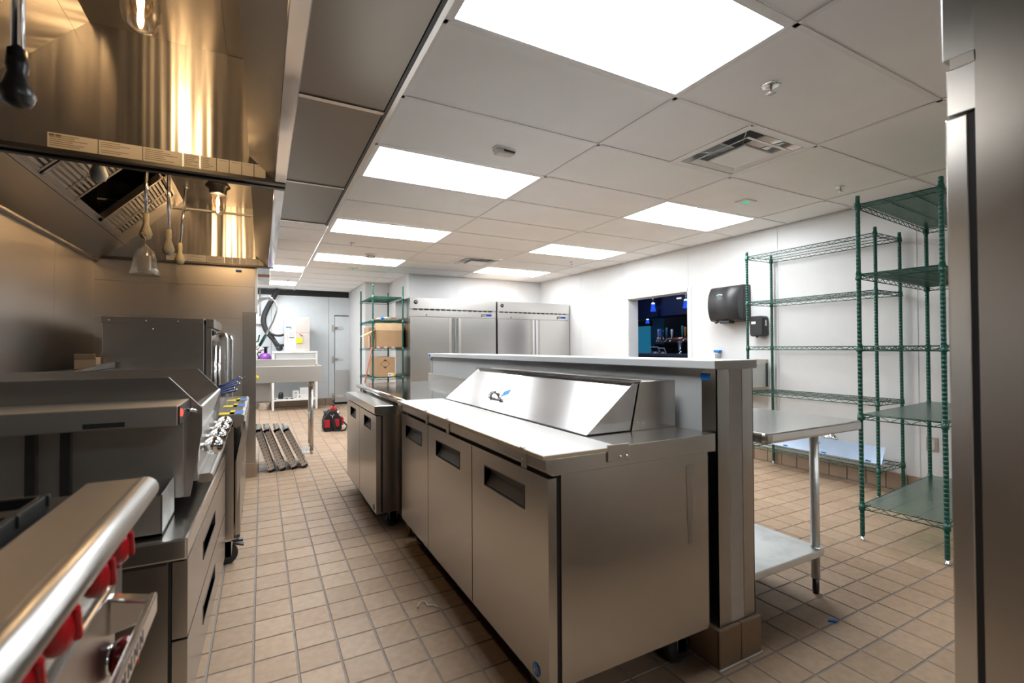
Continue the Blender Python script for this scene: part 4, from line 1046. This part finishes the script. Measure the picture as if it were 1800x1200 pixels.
bars.build('bar_marks', 'ink', t)
pr = MB()
for k, (z, hh) in enumerate(((1.05, .02), (1.01, .012), (.965, .035), (.92, .03), (.88, .02))): pr.box(1.4855, 1.487, 7.18, 7.26, z, z + hh)
pr.box(1.4855, 1.487, 7.4, 7.44, .83, .86); pr.box(1.4855, 1.487, 7.02, 7.05, .81, .85); pr.build('side_print', 'ink_soft', t)
t = thing('packing_bag', 'white plastic packing with blue cap lying on the wire rack', 'packing', (1.62, 7.2, 1.635))
MB().ball((1.66, 7.15, 1.662), .05, sq=(1.7, 1.5, .55)).ball((1.58, 7.2, 1.657), .045, sq=(1.6, 1.3, .5)).build('film', 'bottle_clear', t); MB().ball((1.58, 7.06, 1.66), .022).build('cap', 'tape_blue', t)
carton('flat_carton', 'long brown carton lying on the wire rack shelf behind packing', 1.60, 1.84, 7.25, 7.8, 1.635, 1.69, 'cardboard')
t = thing('broom_pole', 'red-brown wooden broom pole leaning on the wire rack', 'pole', (1.155, 6.85, 0))
MB().cyl((1.155, 6.85, .0), (1.41, 6.97, 1.235), .011, n=10).build('pole', 'wood_handle', t)
MB().cyl((1.41, 6.97, 1.235), (1.413, 6.972, 1.25), .012, .008, n=10).build('tip', 'black_plastic', t)

# ================================================================== RIGHT SIDE
t = thing('steel_table', 'steel work table with galvanised undershelf beside half wall', 'table', (2.14, 2.0, 0))
MB().prism(rrect(1.775, 2.50, 1.183, 2.9, .035, 5), 'Z', .818, .860).build('table_top', 'steel_top', t, bevel=.012, seg=3)
MB().prism(rrect(1.80, 2.43, 1.325, 2.8, .02, 3), 'Z', .192, .225).build('undershelf', 'galvanised', t, bevel=.004)
for x in (1.83, 2.405):
    for y in (1.36, 2.74):
        lg = MB().lathe([(.020, .075), (.020, .82)], (x, y, 0), 16).build('leg', 'galvanised', t)
        MB().lathe([(.013, 0), (.015, .02), (.015, .078)], (x, y, 0), 12).build('foot', 'black_plastic', lg)
        MB().lathe([(.028, .775), (.028, .818)], (x, y, 0), 16).build('leg_socket', 'galvanised', lg); MB().lathe([(.025, .185), (.025, .232)], (x, y, 0), 14).build('shelf_collar', 'galvanised', lg)

t = thing('towel_dispenser', 'black paper towel dispenser with blue oval badge', 'dispenser', (XR, 3.53, 1.68))
yy0, yy1 = 3.33, 3.71
prof = [(XR - .005, 1.50), (XR - .16, 1.50), (XR - .205, 1.56), (XR - .225, 1.66), (XR - .215, 1.78), (XR - .17, 1.87), (XR - .12, 1.885), (XR - .005, 1.885)]
MB().prism([(v.x, v.z) for v in smooth_([(a_, 0, b_) for a_, b_ in prof], 4)], 'Y', yy0, yy1, True).build('cover', 'charcoal_plastic', t)
MB().prism([(XR - .005, 1.49), (XR - .12, 1.49), (XR - .12, 1.89), (XR - .005, 1.89)], 'Y', yy0 - .006, yy1 + .006).build('base', 'black_plastic', t, bevel=.008)
MB().ball((XR - .218, 3.56, 1.785), .02, sq=(.22, 1.9, .6)).build('badge_rim', 'paper_white', t); MB().ball((XR - .221, 3.56, 1.785), .018, sq=(.22, 1.7, .5)).build('badge', 'label_teal', t)
MB().box(XR - .19, XR - .10, 3.46, 3.58, 1.47, 1.50).build('tear_bar', 'black_plastic', t, bevel=.006)
MB().ball((XR - .17, 3.64, 1.49), .018).build('wheel', 'black_plastic', t)
mk = MB()
for k in range(5): mk.box(XR - .2185, XR - .2165, 3.50 + k * .02, 3.512 + k * .02, 1.60, 1.615 + .006 * (k % 2))
mk.build('embossed_mark', 'black_plastic', t)
t = thing('soap_dispenser', 'small black soap dispenser with white sticker', 'dispenser', (XR, 3.19, 1.43))
MB().prism(rrect(3.122, 3.272, 1.318, 1.536, .03), 'X', XR - .11, XR - .005).build('housing', 'black_plastic', t, bevel=.015, seg=3)
B(XR - .1115, XR - .1095, 3.20, 3.25, 1.45, 1.478).build('sticker', 'paper_white', t)
B(XR - .07, XR - .045, 3.1205, 3.1225, 1.43, 1.49).build('level_window', 'galvanised', t)
MB().lathe([(.015, 0), (.01, -.012)], (XR - .09, 3.2, 1.318), 10).build('spout', 'black_plastic', t)
t = thing('hand_sink', 'white-sided wall hand sink with black edge behind the wire rack', 'sink', (XR, 3.4, .9))
for yq in (3.125, 3.72): B(4.36, XR - .005, yq, yq + .01, .79, 1.035).build('side_splash', 'white_plastic', t)
B(4.70, XR - .005, 3.135, 3.80, .79, 1.075).build('back_splash', 'steel', t)
MB().box(4.36, 4.70, 3.135, 3.72, .79, .80).box(4.36, 4.37, 3.135, 3.72, .80, .86).build('basin', 'steel', t)
B(4.68, 4.705, 3.118, 3.138, .79, 1.037).build('edge_strip', 'black_plastic', t)
MB().tube([(4.55, 3.40, .79), (4.56, 3.36, .70), (4.60, 3.30, .60), (4.66, 3.26, .52), (4.735, 3.25, .48)], .012, 10).build('drain_hose', 'charcoal_plastic', t)
t = thing('soap_bottle', 'small clear bottle with blue tape over its top', 'bottle', (4.715, 3.73, 1.075))
MB().lathe([(.030, 0), (.030, .06), (.026, .07)], (4.708, 3.735, 1.0752), 14).build('bottle_body', 'bottle_clear', t)
MB().box(4.678, 4.738, 3.70, 3.77, 1.145, 1.172).build('tape_cap', 'tape_blue', t, bevel=.004)

t = thing('film_wrapped_channel', 'long steel channel in blue protective film lying on bottom shelf', 'channel', (4.55, 2.4, .245))
MB().prism([(4.46, .2455), (4.60, .2455), (4.60, .250), (4.470, .250), (4.53, .375), (4.526, .377)], 'Y', 1.99, 3.04).build('channel', 'film_blue', t)
for y in (2.15, 2.5, 2.85): MB().ball((4.5, y, .328), .006).build('hole', 'ink', t); B(4.462, 4.468, y - .08, y - .04, .2505, .262).build('film_mark', 'label_blue', t)
t = thing('pipe_escutcheon', 'round chrome pipe cover on the wall under the wire rack', 'pipe cover', (XR - .005, 2.53, .33))
MB().lathe([(.075, 0), (.072, -.012), (.05, -.028), (.018, -.034)], (XR - .0045, 2.53, .325), 22, 'X').build('cover_plate', 'chrome', t)
t = thing('wall_outlet', 'grey steel electrical outlet plate low on the white wall', 'outlet', (XR, 1.76, .42))
B(XR - .009, XR - .0045, 1.722, 1.80, .365, .480).build('plate', 'steel_dull', t, bevel=.002); B(XR - .011, XR - .008, 1.745, 1.778, .385, .46).build('receptacle', 'tan_plastic', t)
tp = tag(MB().prism([(1.245, 1.082), (1.288, 1.078), (1.293, 1.095), (1.289, 1.108), (1.246, 1.106)], 'X', HX0 - .0056, HX0 - .0045).build('tape_strip', 'tape_blue'), 'blue tape with handwritten mark on half wall steel corner', 'tape')
text('4-L', .018, 'ink', tp, (HX0 - .0058, 1.268, 1.094), FACE_NX, ext=.0002)
tag(B(HX0 - .027, HX0 - .0225, 4.60, 4.64, 1.128, 1.15).build('tape_strip', 'tape_blue'), 'blue tape bit on the far end of the half wall cap', 'tape')
tag(B(HX0 - .0062, HX0 - .0045, 4.605, 4.64, 1.085, 1.115).build('tape_strip', 'tape_blue'), 'blue tape bit under the far end of the half wall cap', 'tape')
#PART6
# ================================================================== DISH AREA
t = thing('dish_table', 'steel dish sink table with deep apron behind the stub wall', 'sink', (-.2, 6.15, 0))
MB().box(-1.2, .616, 5.82, 5.83, .838, 1.018).box(.606, .616, 5.83, 6.5, .838, 1.018).build('apron', 'steel_matte', t, bevel=.003)
MB().box(-1.2, .61, 5.83, 6.5, .90, .912).build('table_top', 'steel_top', t)
MB().box(-1.2, .616, 6.49, 6.52, .838, 1.085).build('back_rim', 'steel_matte', t, bevel=.003)
MB().box(-.55, .10, 6.02, 6.40, .60, .90).build('sink_bowl', 'steel_matte', t, bevel=.02)
for (x, y) in ((.513, 5.90), (.535, 6.38), (-1.1, 5.9), (-1.1, 6.38)):
    lg = MB().lathe([(.020, .04), (.020, .84)], (x, y, 0), 14).build('leg', 'steel', t)
    MB().lathe([(.014, 0), (.016, .042)], (x, y, 0), 12).build('foot', 'steel_dull', lg); MB().lathe([(.030, .78), (.030, .84)], (x, y, 0), 14).build('leg_socket', 'steel', lg)
MB().lathe([(.001, -.03), (.02, -.02), (.028, .04), (.022, .06), (.001, .065)], (.535, 6.335, .37), 12).build('leg_cap', 'white_plastic', t)
MB().ball((-.045, 5.80, .905), .022).cyl((-.045, 5.80, .905), (-.045, 5.82, .905), .008).build('valve_knob', 'label_yellow', t)
t = thing('spray_faucet', 'pre-rinse spray faucet with coiled hose and green grip', 'faucet', (-.4, 6.5, .91))
path = [(-.16, 6.505, 1.45), (-.12, 6.42, 1.62), (-.062, 6.32, 1.735), (0, 6.22, 1.795), (.072, 6.2, 1.812), (.138, 6.2, 1.774), (.163, 6.2, 1.70), (.15, 6.2, 1.63), (.12, 6.2, 1.533), (.08, 6.2, 1.45), (.04, 6.2, 1.366)]
MB().tube(path, .010, 10).build('hose', 'steel_top', t)
coil = MB(); n = 90
def along(s):
    s *= 4.6; i = min(int(s), len(path) - 2); f = s - i; return Vector(path[i]).lerp(Vector(path[i + 1]), f)
cp = []
for k in range(n * 5):
    s = k / (n * 5 - 1); p = along(s); q = along(min(1, s + .01)); d = (q - p).normalized() if (q - p).length > 1e-6 else Vector((0, 0, 1)); a = 2 * PI * k / 10
    u = d.cross(Vector((0, 1, 0))).normalized(); w = d.cross(u); cp.append(p + (u * math.cos(a) + w * math.sin(a)) * .02)
coil.tube(cp, .003, 4); coil.build('spring', 'chrome', t)
MB().tube([(.045, 6.2, 1.375), (-.018, 6.2, 1.25)], .017, 12).build('grip', 'green_epoxy', t)
MB().tube([(-.02, 6.2, 1.255), (-.05, 6.2, 1.215), (-.09, 6.2, 1.17)], [.016, .02, .032], 12).build('spray_head', 'chrome', t)
MB().tube([(-.07, 6.2, 1.29), (-.035, 6.2, 1.30), (-.02, 6.2, 1.375)], .008, 8).build('lever', 'green_epoxy', t)
MB().cyl((-.16, 6.505, 1.086), (-.16, 6.505, 1.46), .012).build('riser', 'chrome', t)
t = thing('exhaust_duct', 'short steel exhaust box hanging from ceiling past the stub wall', 'duct', (0, 6.3, 2.2))
B(-.30, .085, 6.05, 6.45, 1.99, 2.46).build('duct_body', 'galvanised', t, bevel=.004); B(-.32, .125, 6.03, 6.47, 2.20, 2.215).build('flange', 'white_metal', t); B(-.30, .08, 6.04, 6.05, 2.03, 2.06).build('trim_band', 'copper', t)

def leaning_filter(x, y0, y1, lean, label):
    t = thing('grease_filter', label, 'filter', (x, y0, 0), group='baffle grease filters leaning in a row')
    L, T, Wd = .44, .054, y1 - y0
    M = Matrix.Rotation(-lean, 4, 'Y'); n0 = T / 2 * math.sin(lean)
    def L_(mb, n, m, p=t): return mb.build(n, m, p, local=True)
    fr = MB().box(-T / 2, T / 2, 0, .02, 0, L).box(-T / 2, T / 2, Wd - .02, Wd, 0, L).box(-T / 2, T / 2, 0, Wd, 0, .02).box(-T / 2, T / 2, 0, Wd, L - .02, L)
    f = L_(fr, 'frame', 'aluminium')
    bf = MB(); k = .03
    while k < Wd - .03:
        bf.box(-.016, -.004, k, k + .022, .02, L + (.02 if int(k / .04) % 2 else -.02)); bf.box(.004, .016, k + .02, k + .042, .02, L - .02); k += .04
    L_(bf, 'baffle', 'aluminium', f)
    hl = MB(); z = .02
    while z < L - .01:
        for xx in (-.016, .016): hl.box(xx - .0045, xx + .0045, -.0012, .001, z - .004, z + .004)
        z += .033
    stuff(L_(hl, 'drain_hole', 'black', f))
    L_(MB().box(-.008, .008, -.0012, .001, 0, .012), 'notch', 'black', f)
    t.matrix_basis = Matrix.Translation((x, y0, n0)) @ M
for k, (x, ln) in enumerate(((.095, .30), (.195, .36), (.30, .40), (.40, .44))):
    leaning_filter(x, 5.20 + k * .012, 5.58 + k * .012, ln, ['perforated baffle grease filter leaning nearest the stub wall', 'second perforated baffle grease filter from the stub wall', 'third perforated baffle grease filter from the stub wall', 'outermost perforated baffle grease filter of the leaning row'][k])
t = thing('floor_strainer', 'white domed floor drain strainer behind the grease filters', 'strainer', (.46, 6.05, 0))
MB().lathe([(.075, 0), (.075, .006), (.06, .008)], (.46, 6.02, 0), 18).build('rim', 'white_plastic', t)
for k in range(7):
    a = -.06 + k * .02; r_ = math.sqrt(max(.0001, .068 ** 2 - a ** 2)); MB().tube(arc((.46 + a, 6.02, .004), r_, 0, PI, 10, 'YZ'), .004, 6).build('rib', 'white_plastic', t)

# ---- ice dispenser and its stand at the cooler wall
t = thing('ice_stand', 'white metal equipment stand with low shelf at the cooler wall', 'stand', (.6, 10.4, 0))
B(.185, 1.005, 10.26, 10.75, 1.13, 1.165).build('stand_top', 'white_metal', t, bevel=.006)
B(.25, .96, 10.30, 10.72, .62, 1.13).build('stand_cabinet', 'cooler_panel', t)
B(.19, 1.0, 10.28, 10.74, .19, .225).build('low_shelf', 'white_metal', t, bevel=.004)
for x in (.20, .985):
    for y in (10.29, 10.73): MB().box(x - .02, x + .02, y - .02, y + .02, .02, 1.13).lathe([(.018, 0), (.018, .02)], (x, y, 0), 10).build('leg', 'white_metal', t)
t = thing('ice_dispenser', 'white and beige countertop ice dispenser with yellow notice', 'ice machine', (.63, 10.5, 1.166))
B(.40, .865, 10.34, 10.72, 1.166, 1.53).build('lower_body', 'tan_plastic', t, bevel=.006); B(.40, .865, 10.34, 10.72, 1.532, 1.85).build('upper_body', 'tan_plastic', t, bevel=.006)
B(.402, .61, 10.334, 10.34, 1.535, 1.848).build('upper_door', 'white_plastic', t, bevel=.002); B(.402, .61, 10.334, 10.34, 1.168, 1.525).build('lower_door', 'white_plastic', t, bevel=.002)
B(.425, .485, 10.330, 10.334, 1.63, 1.66).build('brand_plate', 'label_blue', t)
MB().box(.49, .505, 10.330, 10.334, 1.635, 1.66).box(.51, .522, 10.330, 10.334, 1.60, 1.66).build('badge_mark', 'ink', t)
B(.483, .58, 10.330, 10.334, 1.43, 1.445).build('vent_slot', 'ink', t); B(.455, .462, 10.330, 10.334, 1.36, 1.50).build('door_pull', 'ink_soft', t)
MB().box(.48, .58, 10.330, 10.334, 1.485, 1.495).build('print_line', 'ink_soft', t)
for z in (1.38, 1.29): B(.525, .54, 10.330, 10.334, z, z + .012).build('button', 'ink_soft', t)
B(.607, .73, 10.328, 10.334, 1.33, 1.425).build('yellow_notice', 'label_yellow', t)
MB().ball((.685, 10.334, 1.50), .014).ball((.715, 10.334, 1.485), .014).build('red_sticker', 'red_orange', t)
t = thing('hose_bundle', 'thick black insulated hose bundle curving down to ice dispenser', 'hose', (.1, 10.75, 1.2))
MB().tube(smooth([(.30, 10.8, 2.44), (.19, 10.8, 2.22), (.085, 10.8, 2.0), (.035, 10.78, 1.80), (.08, 10.75, 1.60), (.21, 10.7, 1.41), (.30, 10.62, 1.25), (.335, 10.60, 1.225)]), [.05] * 20 + [.045] * 9, 12).build('trunk_hose', 'black_rubber', t)
MB().tube(smooth([(.12, 10.72, 1.55), (.24, 10.62, 1.49), (.34, 10.56, 1.485), (.397, 10.5, 1.50)]), .022, 10).build('branch_hose', 'black_rubber', t)
MB().tube(smooth([(.22, 10.66, 1.40), (.30, 10.6, 1.30), (.34, 10.55, 1.28), (.397, 10.5, 1.285)]), .03, 10).build('branch_hose', 'black_rubber', t)
MB().ball((.32, 10.6, 1.225), .06, sq=(1.1, 1, .9)).build('hose_tangle', 'charcoal_plastic', t)
t = thing('junction_box', 'grey junction box with conduit on the cooler wall', 'junction box', (-.04, 10.96, 1.8))
B(-.10, .02, 10.90, 10.965, 1.72, 1.88).build('box', 'galvanised', t, bevel=.005); MB().cyl((-.03, 10.94, 1.88), (-.03, 10.94, 2.44), .014, n=10).build('conduit', 'galvanised', t)
t = thing('gas_cylinder', 'silver gas cylinder with purple shoulder and black valve guard', 'gas cylinder', (.06, 10.7, 0))
MB().lathe([(.112, 0), (.115, .02), (.115, .98)], (.062, 10.65, 0), 22).build('tank', 'chrome', t)
MB().lathe([(.1152, .98), (.112, 1.05), (.085, 1.11), (.04, 1.135)], (.062, 10.65, 0), 22).build('shoulder', 'purple', t)
MB().lathe([(.03, 1.13), (.03, 1.24), (.055, 1.245), (.055, 1.26)], (.075, 10.65, 0), 14).build('valve_guard', 'black_plastic', t)
t = thing('regulator', 'pressure regulator hoses hanging beside the gas cylinder', 'regulator', (-.06, 10.6, 1.15))
MB().tube(smooth([(.05, 10.62, 1.2), (-.02, 10.58, 1.18), (-.07, 10.58, 1.12), (-.05, 10.6, 1.05), (-.08, 10.6, .98)]), .010, 8).build('hose', 'black_rubber', t); MB().ball((-.03, 10.58, 1.16), .03).build('gauge', 'copper', t)
def small_box(name, label, x0, x1, y0, y1, z0, z1, mat, mark=None):
    t = thing(name, label, 'box', ((x0 + x1) / 2, (y0 + y1) / 2, z0)); B(x0, x1, y0, y1, z0, z1).build('box_body', mat, t, bevel=.003)
    if mark: B(mark[0], mark[1], y0 - .001, y0, mark[2], mark[3]).build('printed_mark', 'ink_soft', t)
small_box('parcel', 'square white parcel standing on the stand low shelf', .56, .68, 10.5, 10.62, .226, .37, 'paper_white', (.60, .635, .31, .335))
small_box('parcel', 'tall white parcel behind others on the stand low shelf', .69, .90, 10.45, 10.60, .226, .43, 'paper_white')
small_box('parcel', 'flat white parcel with dark logo on the stand low shelf', .62, .92, 10.30, 10.42, .226, .305, 'paper_white', (.66, .69, .245, .285))
t = thing('black_jug', 'black plastic jug on the stand low shelf', 'jug', (.34, 10.38, .226))
MB().lathe([(.045, 0), (.048, .02), (.048, .09), (.035, .125), (.015, .135)], (.34, 10.38, .226), 16).build('jug_body', 'black_plastic', t); MB().cyl((.30, 10.36, .30), (.38, 10.36, .30), .012).build('cap', 'charcoal_plastic', t)
for i, x in enumerate((.235, .44, .535)):
    tag(B(x - .025, x + .025, 10.30, 10.34, .2255, .24).build('metal_clip', 'dark_metal'), ['small metal clip between the black jug and the stand leg', 'small metal clip next to the black jug on low shelf', 'small metal clip next to the white parcels on low shelf'][i], 'clip', 'clips on the low shelf')

# ---- tool bag
t = thing('tool_bag', 'black and red open tool bag with shoulder strap on floor', 'bag', (.92, 7.4, 0))
X0, X1, Y0, Y1 = .80, 1.055, 7.36, 7.60
MB().prism([(X0 + .02, .0), (X1 - .02, .0), (X1, .03), (X1, .16), (X1 - .03, .22), (X0 + .17, .30), (X0 + .09, .30), (X0 + .02, .21), (X0, .14), (X0, .03)], 'Y', Y0, Y1).build('bag_body', 'black_fabric', t, bevel=.012)
B(X0 + .012, X0 + .085, Y0 - .016, Y0, .06, .175).build('pocket', 'red_fabric', t, bevel=.006); B(X1 - .105, X1 - .04, Y0 - .016, Y0, .065, .18).build('pocket', 'red_fabric', t, bevel=.006); B(X1, X1 + .025, Y0 + .02, Y1 - .03, .08, .19).build('pocket', 'red_fabric', t, bevel=.006)
MB().obox((X0 + .145, Y0 - .022, .10), (.022, .004, .10), Matrix.Rotation(-.25, 3, 'Y')).build('shoulder_strap', 'black_fabric', t)
MB().tube([(X0 + .17, Y0 - .02, .012), (X0 + .24, Y0 - .06, .006), (X1 + .04, Y0 - .02, .012), (X1 + .08, Y0 + .02, .06), (X1 + .02, Y0 + .05, .13)], .012, 8).build('shoulder_strap', 'black_fabric', t)
MB().tube(arc((X0 + .12, Y0 - .018, .25), .022, PI, 2 * PI, 8, 'XZ'), .004, 6).tube([(X0 + .12, Y0 - .018, .228), (X0 + .12, Y0 - .02, .195), (X0 + .14, Y0 - .02, .19)], .005, 6).build('buckle', 'chrome', t)
MB().cyl((X0 + .10, 7.45, .28), (X0 + .135, 7.45, .36), .016, n=10).build('tool_handle', 'red_orange', t); MB().cyl((X0 + .135, 7.45, .36), (X0 + .145, 7.45, .39), .013, n=10).build('tool_tip', 'dark_metal', t)
MB().ball((X0 + .16, 7.5, .29), .05).build('tool_case', 'red_fabric', t); MB().ball((X0 + .215, 7.5, .25), .035).build('tool_roll', 'galvanised', t); MB().cyl((X0 + .045, 7.48, .2), (X0 + .03, 7.48, .29), .02).build('tool_grip', 'charcoal_plastic', t)
MB().tube(smooth([(X0 + .17, 7.5, .28), (X0 + .21, 7.5, .345), (X0 + .24, 7.5, .30)]), .003, 6).build('wire_loop', 'black_plastic', t)

# ================================================================== BAR BEYOND THE OPENING
t = thing('bar_counter', 'dark bar counter seen through the service opening', 'counter', (6.6, 6.2, 0))
B(6.25, 6.95, 4.6, 8.3, 0, 1.05).build('counter_body', 'bar_dark', t); B(6.2, 7.0, 4.55, 8.35, 1.05, 1.095).build('counter_top', 'bar_counter', t, bevel=.005)
def pendant(x, y, zt, zb, ztop, label):
    t = thing('pendant_lamp', label, 'lamp', (x, y, ztop), group='blue glass pendant lamps')
    MB().lathe([(.05, 0), (.05, -.012), (.02, -.02)], (x, y, ztop), 14).build('canopy', 'chrome', t); MB().cyl((x, y, ztop), (x, y, zt), .004, n=6).build('cord', 'chrome', t)
    MB().lathe([(.02, zt), (.033, zt - .02), (.036, (zt + zb) / 2), (.05, zb)], (x, y, 0), 16).build('shade', 'pendant_glow', t)
    MB().lathe([(.016, zt + .012), (.024, zt + .006), (.030, zt - .012)], (x, y, 0), 12).build('lamp_head', 'pendant_white', t)
pendant(6.5, 6.57, 2.035, 1.885, 2.13, 'pale blue pendant lamp above the bar tablets'); pendant(6.5, 5.80, 2.03, 1.888, 2.13, 'deep blue pendant lamp above the beer taps'); pendant(8.38, 8.66, 1.90, 1.80, 2.45, 'small blue pendant lamp hanging farther back in the bar')
for o in list(bpy.data.objects):
    if o.name.startswith('pendant_lamp') and abs(o.location.x - 6.5) < .1: B(6.45, 6.55, o.location.y - .05, o.location.y + .05, 2.13, 2.45).build('ceiling_mount', 'navy', o)
t = thing('beer_tower', 'long copper beer tap tower on steel column', 'beer taps', (6.5, 5.92, 1.095))
MB().lathe([(.06, 1.095), (.05, 1.11), (.038, 1.12), (.038, 1.28), (.05, 1.30)], (6.5, 5.925, 0), 16).build('column', 'chrome', t)
MB().cyl((6.5, 6.46, 1.345), (6.5, 5.55, 1.345), .045).build('tap_rail', 'copper', t); MB().ball((6.5, 6.45, 1.345), .052).build('rail_end', 'copper', t)
MB().tube([(6.5, 5.925, 1.28), (6.5, 6.0, 1.345)], .03, 10).tube([(6.5, 5.925, 1.28), (6.5, 5.85, 1.345)], .03, 10).build('bracket', 'chrome', t)
for k, (y, m_, zt) in enumerate(((6.40, 'bar_wall', 1.54), (6.35, 'label_blue', 1.55), (6.28, 'charcoal_plastic', 1.52), (6.20, 'tap_teal', 1.56), (6.08, 'paper_white', 1.53), (5.84, 'tap_teal', 1.58), (5.78, 'tap_amber', 1.56))):
    h_ = MB().lathe([(.010, 1.39), (.014, 1.41), (.022, zt - .04), (.020, zt)], (6.46, y, 0), 10).build('tap_handle', m_, t)
    MB().cyl((6.46, y, 1.345), (6.46, y, 1.39), .012, n=8).cyl((6.46, y, 1.345), (6.40, y, 1.31), .012, n=8).build('faucet', 'chrome', h_)
for (y, w, z, label) in ((6.43, .10, 1.17, 'large tilted order tablet on the bar counter'), (6.245, .065, 1.15, 'small tilted order tablet on the bar counter')):
    t = thing('order_tablet', label, 'tablet', (6.4, y, 1.096)); M = Matrix.Rotation(-.5, 3, 'Y')
    MB().obox((6.40, y, z), (.006, w, .055), M).build('tablet_frame', 'white_plastic', t); MB().obox((6.393, y, z - .002), (.003, w * .82, .042), M).build('screen', 'black_plastic', t); B(6.40, 6.46, y - .03, y + .03, 1.096, 1.13).build('tablet_stand', 'white_plastic', t)
t = thing('back_bar_cooler', 'black back bar cooler behind the beer taps', 'cooler', (8.2, 7.2, 0)); B(7.9, 8.44, 6.0, 7.95, .0, 1.28).build('cooler_body', 'bar_dark', t)
for y in (6.1, 7.05): B(7.895, 7.9, y, y + .85, .3, 1.2).build('cooler_door', 'black_plastic', t)
t = thing('lit_display', 'tall glowing blue display panel beside the bar', 'display', (9.5, 10.3, 1.4)); B(9.5, 9.55, 9.75, 11.2, .2, 1.80).build('glow_panel', 'screen_blue', t); B(9.48, 9.56, 9.7, 11.25, 1.80, 1.95).build('hood_box', 'bar_dark', t)
tag(MB().box(6.68, 6.699, 6.07, 6.17, 2.085, 2.11).build('downlight', 'spot_white', bevel=.004), 'small white light strip on the bar soffit', 'light')

for (x, y) in ((8.0, 9.6), (5.8, 6.4), (5.8, 4.9)):  # unseen fill lights, added above the opening to brighten the bar room
    t = thing('bar_downlight', {9.6: 'unseen fill light added near the glowing blue display', 6.4: 'unseen fill light added over the order tablets', 4.9: 'unseen fill light added past the beer taps'}[y], 'light', (x, y, 2.45), group='added bar fill lights')
    MB().lathe([(.12, 0), (.12, -.006), (.09, -.008)], (x, y, 2.45), 18).build('trim_ring', 'white_metal', t)
    MB().lathe([(.085, -.008), (.085, -.010)], (x, y, 2.45), 18).build('lens', 'bar_fill_glow', t)
# ================================================================== BITS ON THE FLOOR
sp = smooth([(.87, 2.03, .004), (.90, 2.07, .012), (.935, 2.075, .010), (.945, 2.045, .005), (.94, 2.02, .006), (.985, 1.99, .008), (1.01, 1.955, .004)])
S0 = Vector((.63, 2.10, 0)); base = Vector(sp[0])
tag(MB().tube([((p.x - base.x) * .62 + .645, (p.y - base.y) * .62 + 2.16, p.z) for p in sp], .003, 6).build('twine_scrap', 'paper_white'), 'curled scrap of pale twine lying on the floor tiles', 'twine')
tag(MB().prism([(2.20, 1.195), (2.215, 1.20), (2.235, 1.19), (2.238, 1.175), (2.225, 1.172), (2.21, 1.185)], 'Z', .0005, .006).build('tape_wad', 'tape_blue'), 'crumpled blue tape wad on the floor by steel table', 'tape')
